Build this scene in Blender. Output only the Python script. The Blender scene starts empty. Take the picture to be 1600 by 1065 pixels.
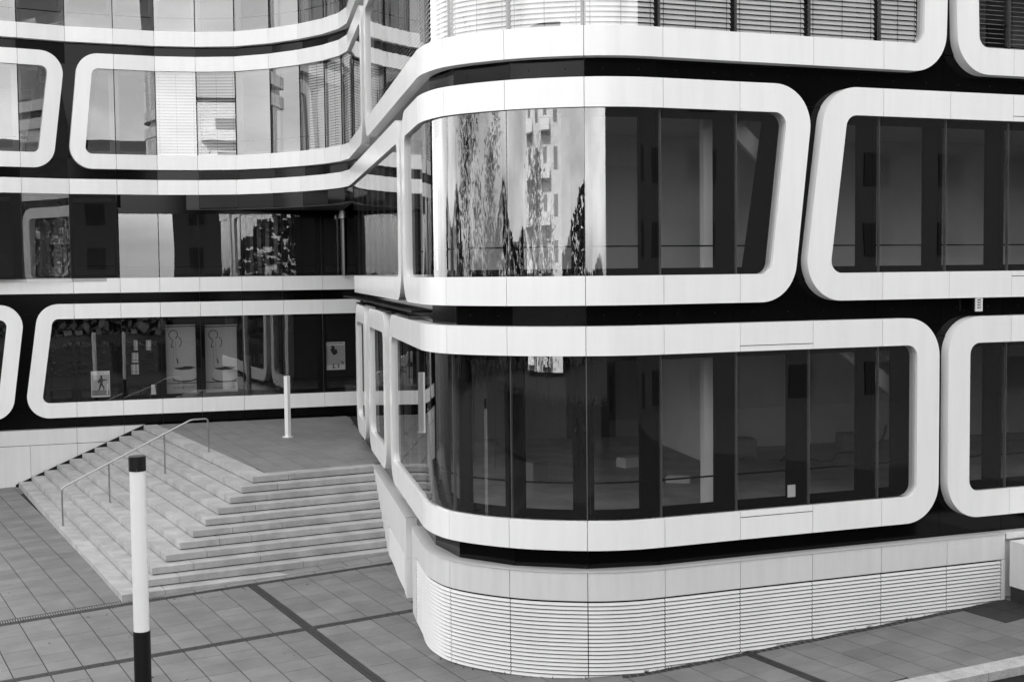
import bpy, bmesh, math, random
from mathutils import Vector, noise
random.seed(7)
S = bpy.context.scene
COL = S.collection
R = math.radians
H = 6.0                                   # camera height above the scene's zero

# ------------------------------------------------------------------ camera
cd = bpy.data.cameras.new('camera'); cam = bpy.data.objects.new('camera', cd); COL.objects.link(cam)
cd.sensor_width = 36; cd.lens = 36 * 1993.5 / 1600; cd.clip_end = 2000; cd.clip_start = .1
pitch, roll = R(3.1438), R(-.6162)
cp, sp, cr, sr = math.cos(pitch), math.sin(pitch), math.cos(roll), math.sin(roll)
fwd = Vector((0, cp, -sp)); rt0 = Vector((1, 0, 0)); up0 = Vector((0, sp, cp))
rt = rt0 * cr + up0 * sr; up = rt0 * -sr + up0 * cr
from mathutils import Matrix
cam.matrix_world = Matrix(((rt.x, up.x, -fwd.x, 0), (rt.y, up.y, -fwd.y, 0), (rt.z, up.z, -fwd.z, H), (0, 0, 0, 1)))
S.camera = cam

# ------------------------------------------------------------------ light
SUN_EL, SUN_AZ = R(30), R(-12)            # azimuth from +Y towards +X
W = bpy.data.worlds.new('World'); S.world = W; W.use_nodes = True
nt = W.node_tree; nt.nodes.clear()
out = nt.nodes.new('ShaderNodeOutputWorld'); bg = nt.nodes.new('ShaderNodeBackground')
sky = nt.nodes.new('ShaderNodeTexSky'); sky.sky_type = 'NISHITA'; sky.sun_disc = False
sky.sun_elevation = SUN_EL; sky.sun_rotation = SUN_AZ; sky.air_density = 1.0; sky.dust_density = 2.5; sky.ozone_density = 1
bw = nt.nodes.new('ShaderNodeRGBToBW')
tc = nt.nodes.new('ShaderNodeTexCoord'); mp = nt.nodes.new('ShaderNodeMapping'); mp.inputs['Scale'].default_value = (1.6, 1.6, 4.5)
nz = nt.nodes.new('ShaderNodeTexNoise'); nz.inputs['Scale'].default_value = 2.2; nz.inputs['Detail'].default_value = 6; nz.inputs['Roughness'].default_value = .55
mr = nt.nodes.new('ShaderNodeMapRange'); mr.inputs[1].default_value = .35; mr.inputs[2].default_value = .68; mr.inputs[3].default_value = 1.0; mr.inputs[4].default_value = 2.1
mu = nt.nodes.new('ShaderNodeMath'); mu.operation = 'MULTIPLY'
nt.links.new(tc.outputs['Generated'], mp.inputs[0]); nt.links.new(mp.outputs[0], nz.inputs['Vector'])
nt.links.new(nz.outputs['Fac'], mr.inputs[0]); nt.links.new(sky.outputs[0], bw.inputs[0])
hz_ = nt.nodes.new('ShaderNodeMath'); hz_.operation = 'MULTIPLY_ADD'; hz_.inputs[1].default_value = .55; hz_.inputs[2].default_value = 2.6   # thin bright haze over the whole sky
nt.links.new(bw.outputs[0], hz_.inputs[0]); nt.links.new(hz_.outputs[0], mu.inputs[0]); nt.links.new(mr.outputs[0], mu.inputs[1])
nt.links.new(mu.outputs[0], bg.inputs[0]); bg.inputs[1].default_value = .14
nt.links.new(bg.outputs[0], out.inputs[0])
sd = bpy.data.lights.new('sun', 'SUN'); sun = bpy.data.objects.new('sun', sd); COL.objects.link(sun)
sd.energy = 3.5; sd.angle = R(.5); sd.color = (1, 1, 1)
sv = Vector((math.sin(SUN_AZ) * math.cos(SUN_EL), math.cos(SUN_AZ) * math.cos(SUN_EL), math.sin(SUN_EL)))
sun.rotation_euler = (-sv).to_track_quat('-Z', 'Y').to_euler()
S.view_settings.view_transform = 'Standard'; S.view_settings.look = 'None'; S.view_settings.gamma = 1
S.view_settings.use_curve_mapping = False; S.view_settings.exposure = 1.6
S.render.engine = 'CYCLES'
S.cycles.max_bounces = 10; S.cycles.transparent_max_bounces = 16; S.cycles.glossy_bounces = 5; S.cycles.diffuse_bounces = 4
S.cycles.caustics_reflective = False; S.cycles.caustics_refractive = False

# ------------------------------------------------------------------ materials (all neutral greys: the place is shown in black and white)
M = {}
def mat(name, col, rough=.5, metal=0, noise_amt=0, nscale=3, spec=.5, rnd=0, bump=0, bscale=60, stretch=None, coat=0, ior=1.5, speck=0, tone=0):
    m = bpy.data.materials.new(name); m.use_nodes = True; t = m.node_tree; p = t.nodes['Principled BSDF']
    p.inputs['Base Color'].default_value = (col, col, col, 1); p.inputs['Roughness'].default_value = rough
    p.inputs['Metallic'].default_value = metal; p.inputs['IOR'].default_value = ior
    p.inputs['Specular IOR Level'].default_value = spec; p.inputs['Coat Weight'].default_value = coat; p.inputs['Coat Roughness'].default_value = .04
    N = t.nodes; L = t.links
    if noise_amt or rnd or speck or tone:
        geo = N.new('ShaderNodeNewGeometry'); ma = N.new('ShaderNodeMapping'); L.new(geo.outputs['Position'], ma.inputs[0])
        if stretch: ma.inputs['Scale'].default_value = stretch
        n = N.new('ShaderNodeTexNoise'); n.inputs['Scale'].default_value = nscale; n.inputs['Detail'].default_value = 7; n.inputs['Roughness'].default_value = .62
        L.new(ma.outputs[0], n.inputs['Vector'])
        r = N.new('ShaderNodeMapRange'); r.inputs[1].default_value = .3; r.inputs[2].default_value = .7
        r.inputs[3].default_value = col * (1 - noise_amt); r.inputs[4].default_value = col * (1 + noise_amt); L.new(n.outputs['Fac'], r.inputs[0])
        src = r.outputs[0]
        if speck:
            n2 = N.new('ShaderNodeTexNoise'); n2.inputs['Scale'].default_value = 90; n2.inputs['Detail'].default_value = 2; L.new(geo.outputs['Position'], n2.inputs['Vector'])
            r2 = N.new('ShaderNodeMapRange'); r2.inputs[1].default_value = .3; r2.inputs[2].default_value = .7; r2.inputs[3].default_value = 1 - speck; r2.inputs[4].default_value = 1 + speck
            L.new(n2.outputs['Fac'], r2.inputs[0]); k = N.new('ShaderNodeMath'); k.operation = 'MULTIPLY'; L.new(src, k.inputs[0]); L.new(r2.outputs[0], k.inputs[1]); src = k.outputs[0]
        if tone:
            at = N.new('ShaderNodeAttribute'); at.attribute_name = 'tone'; k = N.new('ShaderNodeMath'); k.operation = 'MULTIPLY_ADD'; L.new(at.outputs['Fac'], k.inputs[0]); k.inputs[1].default_value = tone; k.inputs[2].default_value = 1
            k2 = N.new('ShaderNodeMath'); k2.operation = 'MULTIPLY'; L.new(src, k2.inputs[0]); L.new(k.outputs[0], k2.inputs[1]); src = k2.outputs[0]
        if rnd:
            oi = N.new('ShaderNodeObjectInfo'); r3 = N.new('ShaderNodeMapRange'); r3.inputs[3].default_value = 1 - rnd; r3.inputs[4].default_value = 1 + rnd
            L.new(oi.outputs['Random'], r3.inputs[0]); k = N.new('ShaderNodeMath'); k.operation = 'MULTIPLY'; L.new(src, k.inputs[0]); L.new(r3.outputs[0], k.inputs[1]); src = k.outputs[0]
        L.new(src, p.inputs['Base Color'])
    if bump:
        geo = N.new('ShaderNodeNewGeometry'); n = N.new('ShaderNodeTexNoise'); n.inputs['Scale'].default_value = bscale; n.inputs['Detail'].default_value = 4
        L.new(geo.outputs['Position'], n.inputs['Vector']); b = N.new('ShaderNodeBump'); b.inputs['Strength'].default_value = bump; b.inputs['Distance'].default_value = .01
        L.new(n.outputs['Fac'], b.inputs['Height']); L.new(b.outputs[0], p.inputs['Normal'])
    M[name] = m; return m
mat('white_panel', .84, .22, noise_amt=.035, nscale=2.2, bump=.02, bscale=1.2, rnd=.02, stretch=(2.5, 2.5, .25))
mat('white_base', .64, .4, noise_amt=.06, nscale=2.2, rnd=.02, stretch=(2.5, 2.5, .3))
mat('louvre_white', .64, .4, noise_amt=.05, nscale=1.2)
mat('cap_grey', .5, .4)
mat('black_cladding', .0025, .1, spec=.2, bump=.02, bscale=.9)
mat('black_matt', .006, .6, spec=.2)
mat('dark_frame', .004, .6, spec=.03)
mat('soffit', .03, .5)
mat('blind', .84, .45, noise_amt=.05, nscale=1.5)
mat('inner_wall', .7, .8, noise_amt=.1, nscale=1)
mat('inner_white', .8, .7)
mat('inner_floor', .3, .5, noise_amt=.35, nscale=1.3)
mat('inner_ceiling', .4, .8)
mat('concrete', .35, .8, noise_amt=.22, nscale=2.2, rnd=.05, bump=.35, bscale=45, speck=.10)
mat('paving', .145, .72, noise_amt=.22, nscale=1.3, tone=.11, bump=.25, bscale=70, speck=.16)
mat('paving_light', .18, .7, noise_amt=.15, nscale=1.6, tone=.05, bump=.2, bscale=70, speck=.1)
mat('joint', .008, .9, noise_amt=.3, nscale=8)
mat('paver_dark', .020, .8, noise_amt=.3, nscale=9, bump=.5, bscale=40)
mat('kerb_stone', .36, .8, noise_amt=.2, nscale=6, bump=.5, bscale=50, speck=.35)
mat('asphalt', .02, .95, spec=.08, noise_amt=.3, nscale=5, bump=.6, bscale=120, speck=.4)
mat('steel', .42, .3, metal=1)
mat('steel_dark', .12, .25, metal=1)
mat('lamp_white', .8, .3, noise_amt=.01)
mat('lamp_dark', .006, .5, spec=.3)
mat('white_paint', .74, .4)
mat('poster_grey', .42, .6)
mat('paper', .72, .6)
mat('ink', .012, .5)
mat('mid_grey', .2, .5)
mat('tower_wall', .62, .8)
mat('blind_grey', .42, .5)
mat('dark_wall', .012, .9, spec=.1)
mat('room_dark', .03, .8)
mat('fin', .12, .4)
mat('frame_grey', .2, .45)
mat('leaf', .04, .7, noise_amt=.5, nscale=2, spec=.1)
mat('bark', .02, .95, spec=.05)
def glass(name, tint, ior, wob):
    m = bpy.data.materials.new(name); m.use_nodes = True; t = m.node_tree; t.nodes.clear(); N = t.nodes; L = t.links
    o = N.new('ShaderNodeOutputMaterial'); mx = N.new('ShaderNodeMixShader'); tr = N.new('ShaderNodeBsdfTransparent'); gl = N.new('ShaderNodeBsdfGlossy')
    F0 = ((ior - 1) / (ior + 1)) ** 2
    lw_ = N.new('ShaderNodeLayerWeight'); lw_.inputs[0].default_value = .5
    pw = N.new('ShaderNodeMath'); pw.operation = 'POWER'; pw.inputs[1].default_value = 4.0; L.new(lw_.outputs['Facing'], pw.inputs[0])
    fr = N.new('ShaderNodeMapRange'); fr.inputs[3].default_value = F0; fr.inputs[4].default_value = .95; L.new(pw.outputs[0], fr.inputs[0])
    tr.inputs[0].default_value = (tint, tint, tint, 1); gl.inputs['Roughness'].default_value = .004; gl.inputs[0].default_value = (.95, .95, .95, 1)
    geo = N.new('ShaderNodeNewGeometry'); ma = N.new('ShaderNodeMapping'); ma.inputs['Scale'].default_value = (1.3, 1.3, .35)
    n = N.new('ShaderNodeTexNoise'); n.inputs['Scale'].default_value = .8; n.inputs['Detail'].default_value = 1.2
    b = N.new('ShaderNodeBump'); b.inputs['Strength'].default_value = wob; b.inputs['Distance'].default_value = .05
    L.new(geo.outputs['Position'], ma.inputs[0]); L.new(ma.outputs[0], n.inputs['Vector']); L.new(n.outputs['Fac'], b.inputs['Height'])
    L.new(b.outputs[0], gl.inputs['Normal'])
    L.new(fr.outputs[0], mx.inputs[0]); L.new(tr.outputs[0], mx.inputs[1]); L.new(gl.outputs[0], mx.inputs[2]); L.new(mx.outputs[0], o.inputs[0])
    M[name] = m
glass('glass', .85, 2.5, .045)

# ------------------------------------------------------------------ helpers
def link(name, me, m, parent=None, kind=None):
    o = bpy.data.objects.new(name, me); COL.objects.link(o)
    if m and not me.materials: me.materials.append(M[m] if isinstance(m, str) else m)
    if parent: o.parent = parent
    if kind: o['kind'] = kind
    return o
def mesh(name, V, F, m, parent=None, kind=None, smooth=False, recalc=True):
    me = bpy.data.meshes.new(name); me.from_pydata([tuple(v) for v in V], [], F)
    if recalc:
        bm = bmesh.new(); bm.from_mesh(me); bmesh.ops.recalc_face_normals(bm, faces=bm.faces); bm.to_mesh(me); bm.free()
    if smooth:
        me.shade_smooth(); me.set_sharp_from_angle(angle=R(32))
    return link(name, me, m, parent, kind)
def empty(name, loc, label=None, cat=None, group=None):
    o = bpy.data.objects.new(name, None); COL.objects.link(o); o.location = loc; o.empty_display_size = .2
    if label: o['label'] = label; o['category'] = cat
    if group: o['group'] = group
    bpy.context.view_layer.update(); return o
def rel(o):                                     # world-space geometry under an Empty that is not at the origin
    if o.parent: o.matrix_parent_inverse = Matrix.Translation(-o.parent.location) if o.parent.parent is None else Matrix.Identity(4)
    return o
class MB:
    def __init__(s): s.V = []; s.F = []
    def add(s, V, F): k = len(s.V); s.V += [Vector(v) for v in V]; s.F += [[i + k for i in f] for f in F]
    def box(s, c, sx, sy, sz, az=0):
        ca, sa = math.cos(az), math.sin(az); V = []
        for z in (-.5, .5):
            for x, y in ((-.5, -.5), (.5, -.5), (.5, .5), (-.5, .5)):
                V.append((c[0] + x * sx * ca - y * sy * sa, c[1] + x * sx * sa + y * sy * ca, c[2] + z * sz))
        s.add(V, [(0, 1, 2, 3), (4, 5, 6, 7), (0, 1, 5, 4), (1, 2, 6, 5), (2, 3, 7, 6), (3, 0, 4, 7)])
    def prism(s, poly, z0, z1):
        n = len(poly); V = [(p[0], p[1], z0) for p in poly] + [(p[0], p[1], z1) for p in poly]
        s.add(V, [list(range(n)), list(range(n, 2 * n))] + [(i, (i + 1) % n, n + (i + 1) % n, n + i) for i in range(n)])
    def cyl(s, a, b, r, n=16, r2=None, caps=True):
        a = Vector(a); b = Vector(b); r2 = r if r2 is None else r2; d = (b - a).normalized()
        u = d.orthogonal().normalized(); v = d.cross(u); V = []
        for p, q in ((a, r), (b, r2)):
            for i in range(n):
                t = 2 * math.pi * i / n; V.append(p + u * q * math.cos(t) + v * q * math.sin(t))
        F = [(i, (i + 1) % n, n + (i + 1) % n, n + i) for i in range(n)]
        if caps: F += [list(range(n)), list(range(n, 2 * n))]
        s.add(V, F)
    def tube(s, P, r, n=10):
        P = [Vector(p) for p in P]; k = len(s.V); u = None
        for i, p in enumerate(P):
            d = (P[min(i + 1, len(P) - 1)] - P[max(i - 1, 0)]).normalized()
            u = d.orthogonal().normalized() if u is None else (u - d * u.dot(d)).normalized(); v = d.cross(u)
            for j in range(n):
                t = 2 * math.pi * j / n; s.V.append(p + u * r * math.cos(t) + v * r * math.sin(t))
        for i in range(len(P) - 1):
            for j in range(n): s.F.append([k + i * n + j, k + i * n + (j + 1) % n, k + (i + 1) * n + (j + 1) % n, k + (i + 1) * n + j])
        s.F.append([k + j for j in range(n)]); s.F.append([k + (len(P) - 1) * n + j for j in range(n)])
    def build(s, name, m, parent=None, kind=None, smooth=False):
        o = mesh(name, s.V, s.F, m, parent, kind, smooth); return rel(o) if parent is not None else o

class Path:
    def __init__(s, P):
        s.P = [Vector((p[0], p[1])) for p in P]; s.S = [0]
        for a, b in zip(s.P, s.P[1:]): s.S.append(s.S[-1] + (b - a).length)
        T = [(b - a).normalized() for a, b in zip(s.P, s.P[1:])]; s.N = []
        for i in range(len(s.P)):
            a = T[max(i - 1, 0)]; b = T[min(i, len(T) - 1)]; n1 = Vector((a.y, -a.x)); n2 = Vector((b.y, -b.x)); n = (n1 + n2).normalized()
            s.N.append(n / max(.5, n.dot(n1)))
    def at(s, q, off=0, z=0):
        i = 0; q = min(max(q, 0), s.S[-1] - 1e-6)
        while s.S[i + 1] < q: i += 1
        t = (q - s.S[i]) / (s.S[i + 1] - s.S[i]); p = s.P[i].lerp(s.P[i + 1], t); n = s.N[i].lerp(s.N[i + 1], t); p = p + n * off
        return Vector((p.x, p.y, z))
    def near(s, x, y):
        best = (1e9, 0); q = Vector((x, y))
        for i in range(len(s.P) - 1):
            a, b = s.P[i], s.P[i + 1]; d = b - a; t = min(1, max(0, (q - a).dot(d) / d.length_squared)); e = (a + d * t - q).length
            if e < best[0]: best = (e, s.S[i] + t * d.length)
        return best[1]
    def samples(s, a, b, extra=()):
        r = [a, b] + [q for q in s.S if a + 1e-4 < q < b - 1e-4] + [q for q in extra if a + 1e-4 < q < b - 1e-4]
        r = sorted(r); o = [r[0]]
        for q in r[1:]:
            if q - o[-1] > 1e-3: o.append(q)
        return o

# ------------------------------------------------------------------ plan of the facade (metres; s runs left to right as one faces it)
def catmull(P, n):
    o = []
    for i in range(1, len(P) - 2):
        a, b, c, d = [Vector(q) for q in P[i - 1:i + 3]]
        for k in range(n):
            t = k / n; o.append(.5 * ((2 * b) + (c - a) * t + (2 * a - 5 * b + 4 * c - d) * t * t + (3 * b - a - 3 * c + d) * t ** 3))
    o.append(Vector(P[-2])); return o
WA = (-4.36, 34.75)
corner = catmull([(-1.75, 21.9), (-1.47, 20.5), (-1.24, 19.86), (-.95, 19.42), (-.43, 19.02), (.25, 18.70), (1.08, 18.545), (1.7, 18.585), (2.24, 18.75), (3.44, 19.215), (4.6, 19.66)], 4)
right = [(3.44 + 1.199 * k, 19.215 + .4485 * k) for k in (1, 2, 3, 4, 5, 6, 7.5)]
UP = Path([(-16.2, 34.9), (-15.0, 35.6), (-13.82, 36.25), (-12.7, 36.93), (-11.47, 37.4), (-10.4, 37.83), (-9.26, 38.05), (-8.12, 38.05), (-7.02, 37.62), (-6.06, 37.0), (-5.25, 36.27), (-4.68, 35.5), WA] + corner + right)
LO = Path([(-17.2, 35.47), (-12.7, 37.03), (-11.47, 37.45), (-10.4, 37.78), (-9.3, 38.12), (-8.12, 38.49), (-6.95, 38.87), (-5.8, 39.25), (-5.31, 39.42), WA] + corner + right)
LL = Path([(-17.2, 35.47), (-12.7, 37.03), (-11.47, 37.45), (-10.4, 37.78), (-9.3, 38.12), (-8.12, 38.49), (-6.95, 38.87), (-5.8, 39.25), (-4.6, 39.65), (-3.0, 40.18)])
Z = dict(Y0=7.127, Y1=6.690, Z0=6.389, Z1=5.957, A0=3.516, A1=3.078, B0=2.778, B1=2.340, D0=-.088, D1=-.517, F0=-.822, F1=-1.252, H0=-3.682, H1=-4.117, J=-4.432, K=-4.875)
Z = {k: v + H for k, v in Z.items()}
RJ = [(-.988, 19.482), (-.079, 18.817), (1.077, 18.551), (2.241, 18.75), (3.441, 19.222), (4.641, 19.691), (5.84, 20.15), (7.047, 20.583), (8.23, 21.012), (9.43, 21.46), (10.6, 21.9)]
def joints(path):
    j = [path.near(*q) for q in RJ]; w0 = path.near(*WA); w1 = path.near(-1.47, 20.5); n = 11
    j += [w0 + (w1 - w0) * k / n for k in range(1, n)] + [w1]
    j += [q for q in path.S if q < w0 + .1]
    return sorted(set(round(q, 4) for q in j))
JU, JL = joints(UP), joints(LO); JLL = LL.S[1:-1]
sU = lambda x, y: UP.near(x, y)
def onwall(path, Y): return path.near(-4.36 + 2.9 * (34.75 - Y) / 14.3, Y)

BLD = empty('office_building', (-4, 38, 0), 'white and black office building with curved bands of rounded window frames beside the plaza stairs', 'building')
INV = Matrix.Translation(-BLD.location)
def part(name, V, F, m, parent=None, kind=None, smooth=False):
    o = mesh(name, V, F, m, parent or BLD, kind, smooth)
    if parent is None: o.matrix_parent_inverse = INV
    return o

def strip_solid(pairs, path, t, front=0.0, cap=True):
    """pairs: list of ((s,z) outer,(s,z) inner) -> thick ribbon following the facade"""
    V = []; F = []
    for (so, zo), (si, zi) in pairs:
        V += [path.at(so, front, zo), path.at(si, front, zi), path.at(so, front - t, zo), path.at(si, front - t, zi)]
    n = len(pairs)
    for i in range(n - 1):
        a = 4 * i; b = a + 4
        F += [(a, b, b + 1, a + 1), (a + 2, a + 3, b + 3, b + 2), (a, a + 2, b + 2, b), (a + 1, b + 1, b + 3, a + 3)]
    if cap: F += [(0, 1, 3, 2), (4 * n - 4, 4 * n - 2, 4 * n - 1, 4 * n - 3)]
    return V, F

def fillet(P0, P1, P2, r):
    a = (Vector(P0) - Vector(P1)).normalized(); b = (Vector(P2) - Vector(P1)).normalized(); ang = math.acos(max(-1, min(1, a.dot(b))))
    d = r / math.tan(ang / 2); c = Vector(P1) + (a + b).normalized() * (r / math.sin(ang / 2)); return Vector(P1) + a * d, Vector(P1) + b * d, c
def frame(path, J, zb, zt, left=None, right=None, open_left=None, open_right=None, w=.43, Ro=.62, t=.2, wl=.41):
    """left/right: (s_bottom, s_top) of the outer edge; open_*: (s_bottom, s_top) where the frame simply runs on"""
    fr = mesh('window_surround', [(0, 0, 0)], [], None, BLD) if False else bpy.data.objects.new('window_surround', None)
    COL.objects.link(fr); fr.parent = BLD; fr.matrix_parent_inverse = INV
    sLb, sLt = left or open_left; sRb, sRt = right or open_right
    Pbl, Pbr, Ptr, Ptl = (sLb, zb), (sRb, zb), (sRt, zt), (sLt, zt)
    gap = .0045
    def arc(c, p, q, n=14):
        a0 = math.atan2(p.y - c.y, p.x - c.x); a1 = math.atan2(q.y - c.y, q.x - c.x); d = a1 - a0
        while d > math.pi: d -= 2 * math.pi
        while d < -math.pi: d += 2 * math.pi
        return [((c.x + Ro * math.cos(a0 + d * k / n), c.y + Ro * math.sin(a0 + d * k / n)), (c.x + (Ro - w) * math.cos(a0 + d * k / n), c.y + (Ro - w) * math.sin(a0 + d * k / n))) for k in range(n + 1)]
    seqs = []
    def straight(a, b, z, sgn):                 # top: sgn=+1 (outer above), a->b by s
        lo, hi = min(a, b), max(a, b); cuts = [q for q in J if lo + .12 < q < hi - .12]; ex = []
        ss = path.samples(lo, hi, cuts)
        if a > b: ss = ss[::-1]
        return [(((q, z), (q, z - sgn * w)), q in cuts or any(abs(q - c) < 1e-3 for c in cuts)) for q in ss]
    chain = []
    if right:
        a1, a2, ca = fillet(Ptl, Ptr, Pbr, Ro); b1, b2, cb = fillet(Ptr, Pbr, Pbl, Ro)
        endR = [(p, False) for p in arc(ca, a1, a2)] + [(p, False) for p in arc(cb, b1, b2)]; tR, bR = a1.x, b2.x
    else: endR = None; tR, bR = sRt, sRb
    if left:
        c1, c2, cc = fillet(Pbr, Pbl, Ptl, Ro); d1, d2, cdn = fillet(Pbl, Ptl, Ptr, Ro)
        endL = [(p, False) for p in arc(cc, c1, c2)] + [(p, False) for p in arc(cdn, d1, d2)]; bL, tL = c1.x, d2.x
    else: endL = None; bL, tL = sLb, sLt
    top = straight(tL, tR, zt, 1); bot = straight(bR, bL, zb, -1)
    if endR and endL: seqs = [top + endR[1:-1] + bot + endL[1:-1] + [top[0]]]
    elif endR: seqs = [top + endR[1:-1] + bot]
    elif endL: seqs = [bot + endL[1:-1] + top]
    else: seqs = [top, bot]
    for sq in seqs:
        if endR and endL:                       # rotate the closed loop so that it starts at a cut
            body = sq[:-1]; k = next((i for i, e in enumerate(body) if e[1]), 0); sq = body[k:] + body[:k] + [body[k]]
        idx = [i for i, e in enumerate(sq) if e[1] and 0 < i < len(sq) - 1]; idx = [0] + idx + [len(sq) - 1]
        for a, b in zip(idx, idx[1:]):
            pr = [sq[i][0] for i in range(a, b + 1)]
            if len(pr) < 2: continue
            def nud(e0, e1):                    # pull an end in by the joint gap
                d = (Vector(e1[0]) - Vector(e0[0])); d = d / max(d.length, 1e-6) * gap
                return ((e0[0][0] + d.x, e0[0][1]), (e0[1][0] + d.x, e0[1][1])) if abs(d.x) > abs(d.y) else e0
            pr[0] = nud(pr[0], pr[1]); pr[-1] = nud(pr[-1], pr[-2])
            V, F = strip_solid(pr, path, t); o = part('panel', V, F, 'white_panel', fr, smooth=True); 
    return fr, (sLb, sLt, sRb, sRt, zb + w, zt - w)

def quadstrip(path, a, b, z0, z1, off, t, extra=()):
    ss = path.samples(a, b, extra); return strip_solid([((q, z1), (q, z0)) for q in ss], path, t, off)

def panes(path, J, a, b, z0, z1, off=-.06, da=0, db=0):
    cuts = [a] + [q for q in J if a + .15 < q < b - .15] + [b]
    for ci_, (p, q) in enumerate(zip(cuts, cuts[1:])):
        ss = path.samples(p + .004, q - .004); V = []; F = []
        for s_ in ss:
            t_ = (s_ - ss[0]) / (ss[-1] - ss[0]); k_ = (da * (1 - t_) if ci_ == 0 else 0) + (db * t_ if ci_ == len(cuts) - 2 else 0)
            V += [path.at(s_ + k_, off, z0), path.at(s_, off, z1)]
        for i in range(len(ss) - 1): F.append((2 * i, 2 * i + 2, 2 * i + 3, 2 * i + 1))
        o = mesh('pane', V, F, 'glass', BLD, smooth=True, recalc=False); o.matrix_parent_inverse = INV
def mullions(path, J, a, b, z0, z1, wid=.22, shift=-.06, off=-.36, rail=None, sash=.07, m='dark_frame', blinds=(), blind_z=None, tilt=1, inner=.055):
    js = [q for q in J if a + .1 < q < b - .1]
    for q in js:
        V, F = quadstrip(path, max(a, q + shift - wid / 2), min(b, q + shift + wid / 2), z0, z1, off, .1); part('mullion', V, F, m)
        V, F = quadstrip(path, q - .008, q + .008, z0, z1, -.1, .05); part('glazing_fin', V, F, 'fin')
        if path.at(q).y > 30 and path.at(q).x < -4.5: V, F = quadstrip(path, q - .011, q + .011, z0, z1, -.045 if path is UP or z0 < 4 else -.085, .02); part('gasket', V, F, 'black_matt')
    ends = [a] + js + [b]
    for i, (p, q) in enumerate(zip(ends, ends[1:])):
        p2 = p + (shift + wid / 2 if i else .02); q2 = q + (shift - wid / 2 if i < len(ends) - 2 else -.02)
        if q2 - p2 < .25: continue
        if sash:
            mb = MB(); 
            for (u0, u1, y0, y1) in ((p2 + .003, q2 - .003, z0 + .001, z0 + sash * 1.5), (p2 + .003, q2 - .003, z1 - sash * 1.4, z1 - .001), (p2 + .003, p2 + sash, z0 + sash * 1.5, z1 - sash * 1.4), (q2 - sash, q2 - .003, z0 + sash * 1.5, z1 - sash * 1.4)):
                V, F = quadstrip(path, u0, u1, y0, y1, off + .02, .06); mb.add(V, F)
            o = part('sash_frame', mb.V, mb.F, m)
        if rail:
            V, F = quadstrip(path, p2, q2, rail, rail + .022, off + .12, .03); part('guard_rail', V, F, 'dark_frame')
    return ends
def dark_lining(path, a, b, z0, z1, da=0, db=0):
    for y0, y1, p_, q_ in ((z0 - .1, z0, a + da, b + db), (z1, z1 + .1, a, b)):
        V, F = quadstrip(path, p_, q_, y0, y1, -.07, .5); part('cavity_ledge', V, F, 'dark_frame')
def blind(path, p, q, z0, z1, off=-.2, bm_='blind', pitch_=.075, tilt=1.05, w=.078):
    b = bpy.data.objects.new('venetian_blind', None); COL.objects.link(b); b.parent = BLD; b.matrix_parent_inverse = INV
    ss = path.samples(p, q); V = []; F = []; z = z0 + .03; dz = w * math.sin(tilt) / 2; dx = w * math.cos(tilt) / 2
    while z < z1 - .05:
        k = len(V)
        for s_ in ss: V += [path.at(s_, off + dx, z - dz), path.at(s_, off, z + .006), path.at(s_, off - dx, z + dz)]
        for i in range(len(ss) - 1):
            a = k + 3 * i; F += [(a, a + 3, a + 4, a + 1), (a + 1, a + 4, a + 5, a + 2)]
        z += pitch_
    o = mesh('slats', V, F, bm_, b, 'stuff', recalc=False); 
    mb = MB()
    for f in (.06, .5, .94):
        s_ = p + (q - p) * f; mb.box(path.at(s_, off + dx + .004, (z0 + z1) / 2), .006, .003, z1 - z0)
    mesh('cord', mb.V, mb.F, 'dark_frame', b)
    V, F = quadstrip(path, p, q, z0 - .005, z0 + .02, off + .03, .06); mesh('bottom_rail', V, F, 'blind', b)
    return b
def clad(path, J, a, b, z0, z1, off=-.2, t=.05, m='black_cladding', flat=True):
    js = [a] + [q for q in J if a + .2 < q < b - .2] + [b]
    for p, q in zip(js, js[1:]):
        if flat: pr = [((p + .003, z1), (p + .003, z0)), ((q - .003, z1), (q - .003, z0))]
        else: pr = [((s_, z1), (s_, z0)) for s_ in path.samples(p + .003, q - .003)]
        V, F = strip_solid(pr, path, t, off); o = part('cladding_panel', V, F, m)
        if q - p > .5 and m == 'black_cladding':
            a_, b_ = path.at(p + .003, off), path.at(q - .003, off); c_ = (a_ + b_) / 2; c_.z = (z0 + z1) / 2; d_ = (b_ - a_).normalized(); n_ = Vector((d_.y, -d_.x, 0))
            for f_ in (-.5, .5):
                mb = MB(); cc = c_ + d_ * (b_ - a_).length * .5 * f_; mb.cyl(cc, cc + n_ * .004, .011, 8); mesh('fixing', mb.V, mb.F, 'black_matt', o)

# ------------------------------------------------------------------ window frames
UEND, LEND = UP.S[-1], LO.S[-1]
def sx(path, x): return path.near(x, 19.215 + (x - 3.44) * .3737)
w0U, w1U = onwall(UP, 34.75), onwall(UP, 20.5); w0L, w1L = onwall(LO, 34.75), onwall(LO, 20.5)
lw = lambda path, x: path.near(x, 37.03 + (x + 12.7) * .36)
zt3 = 10.4 + H
frames = []
frames.append((UP, JU) + frame(UP, JU, Z['Y1'], zt3, open_left=(0, 0), right=(onwall(UP, 31.0),) * 2))
frames.append((UP, JU) + frame(UP, JU, Z['Y1'], zt3, left=(onwall(UP, 29.8),) * 2, open_right=(UEND, UEND)))
frames.append((UP, JU) + frame(UP, JU, Z['A1'], Z['Z0'], open_left=(0, 0), right=(sU(-13.07, 36.7), sU(-12.70, 36.93))))
frames.append((UP, JU) + frame(UP, JU, Z['A1'], Z['Z0'], left=(sU(-12.72, 36.92), sU(-12.39, 37.05)), right=(onwall(UP, 30.45),) * 2))
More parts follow.
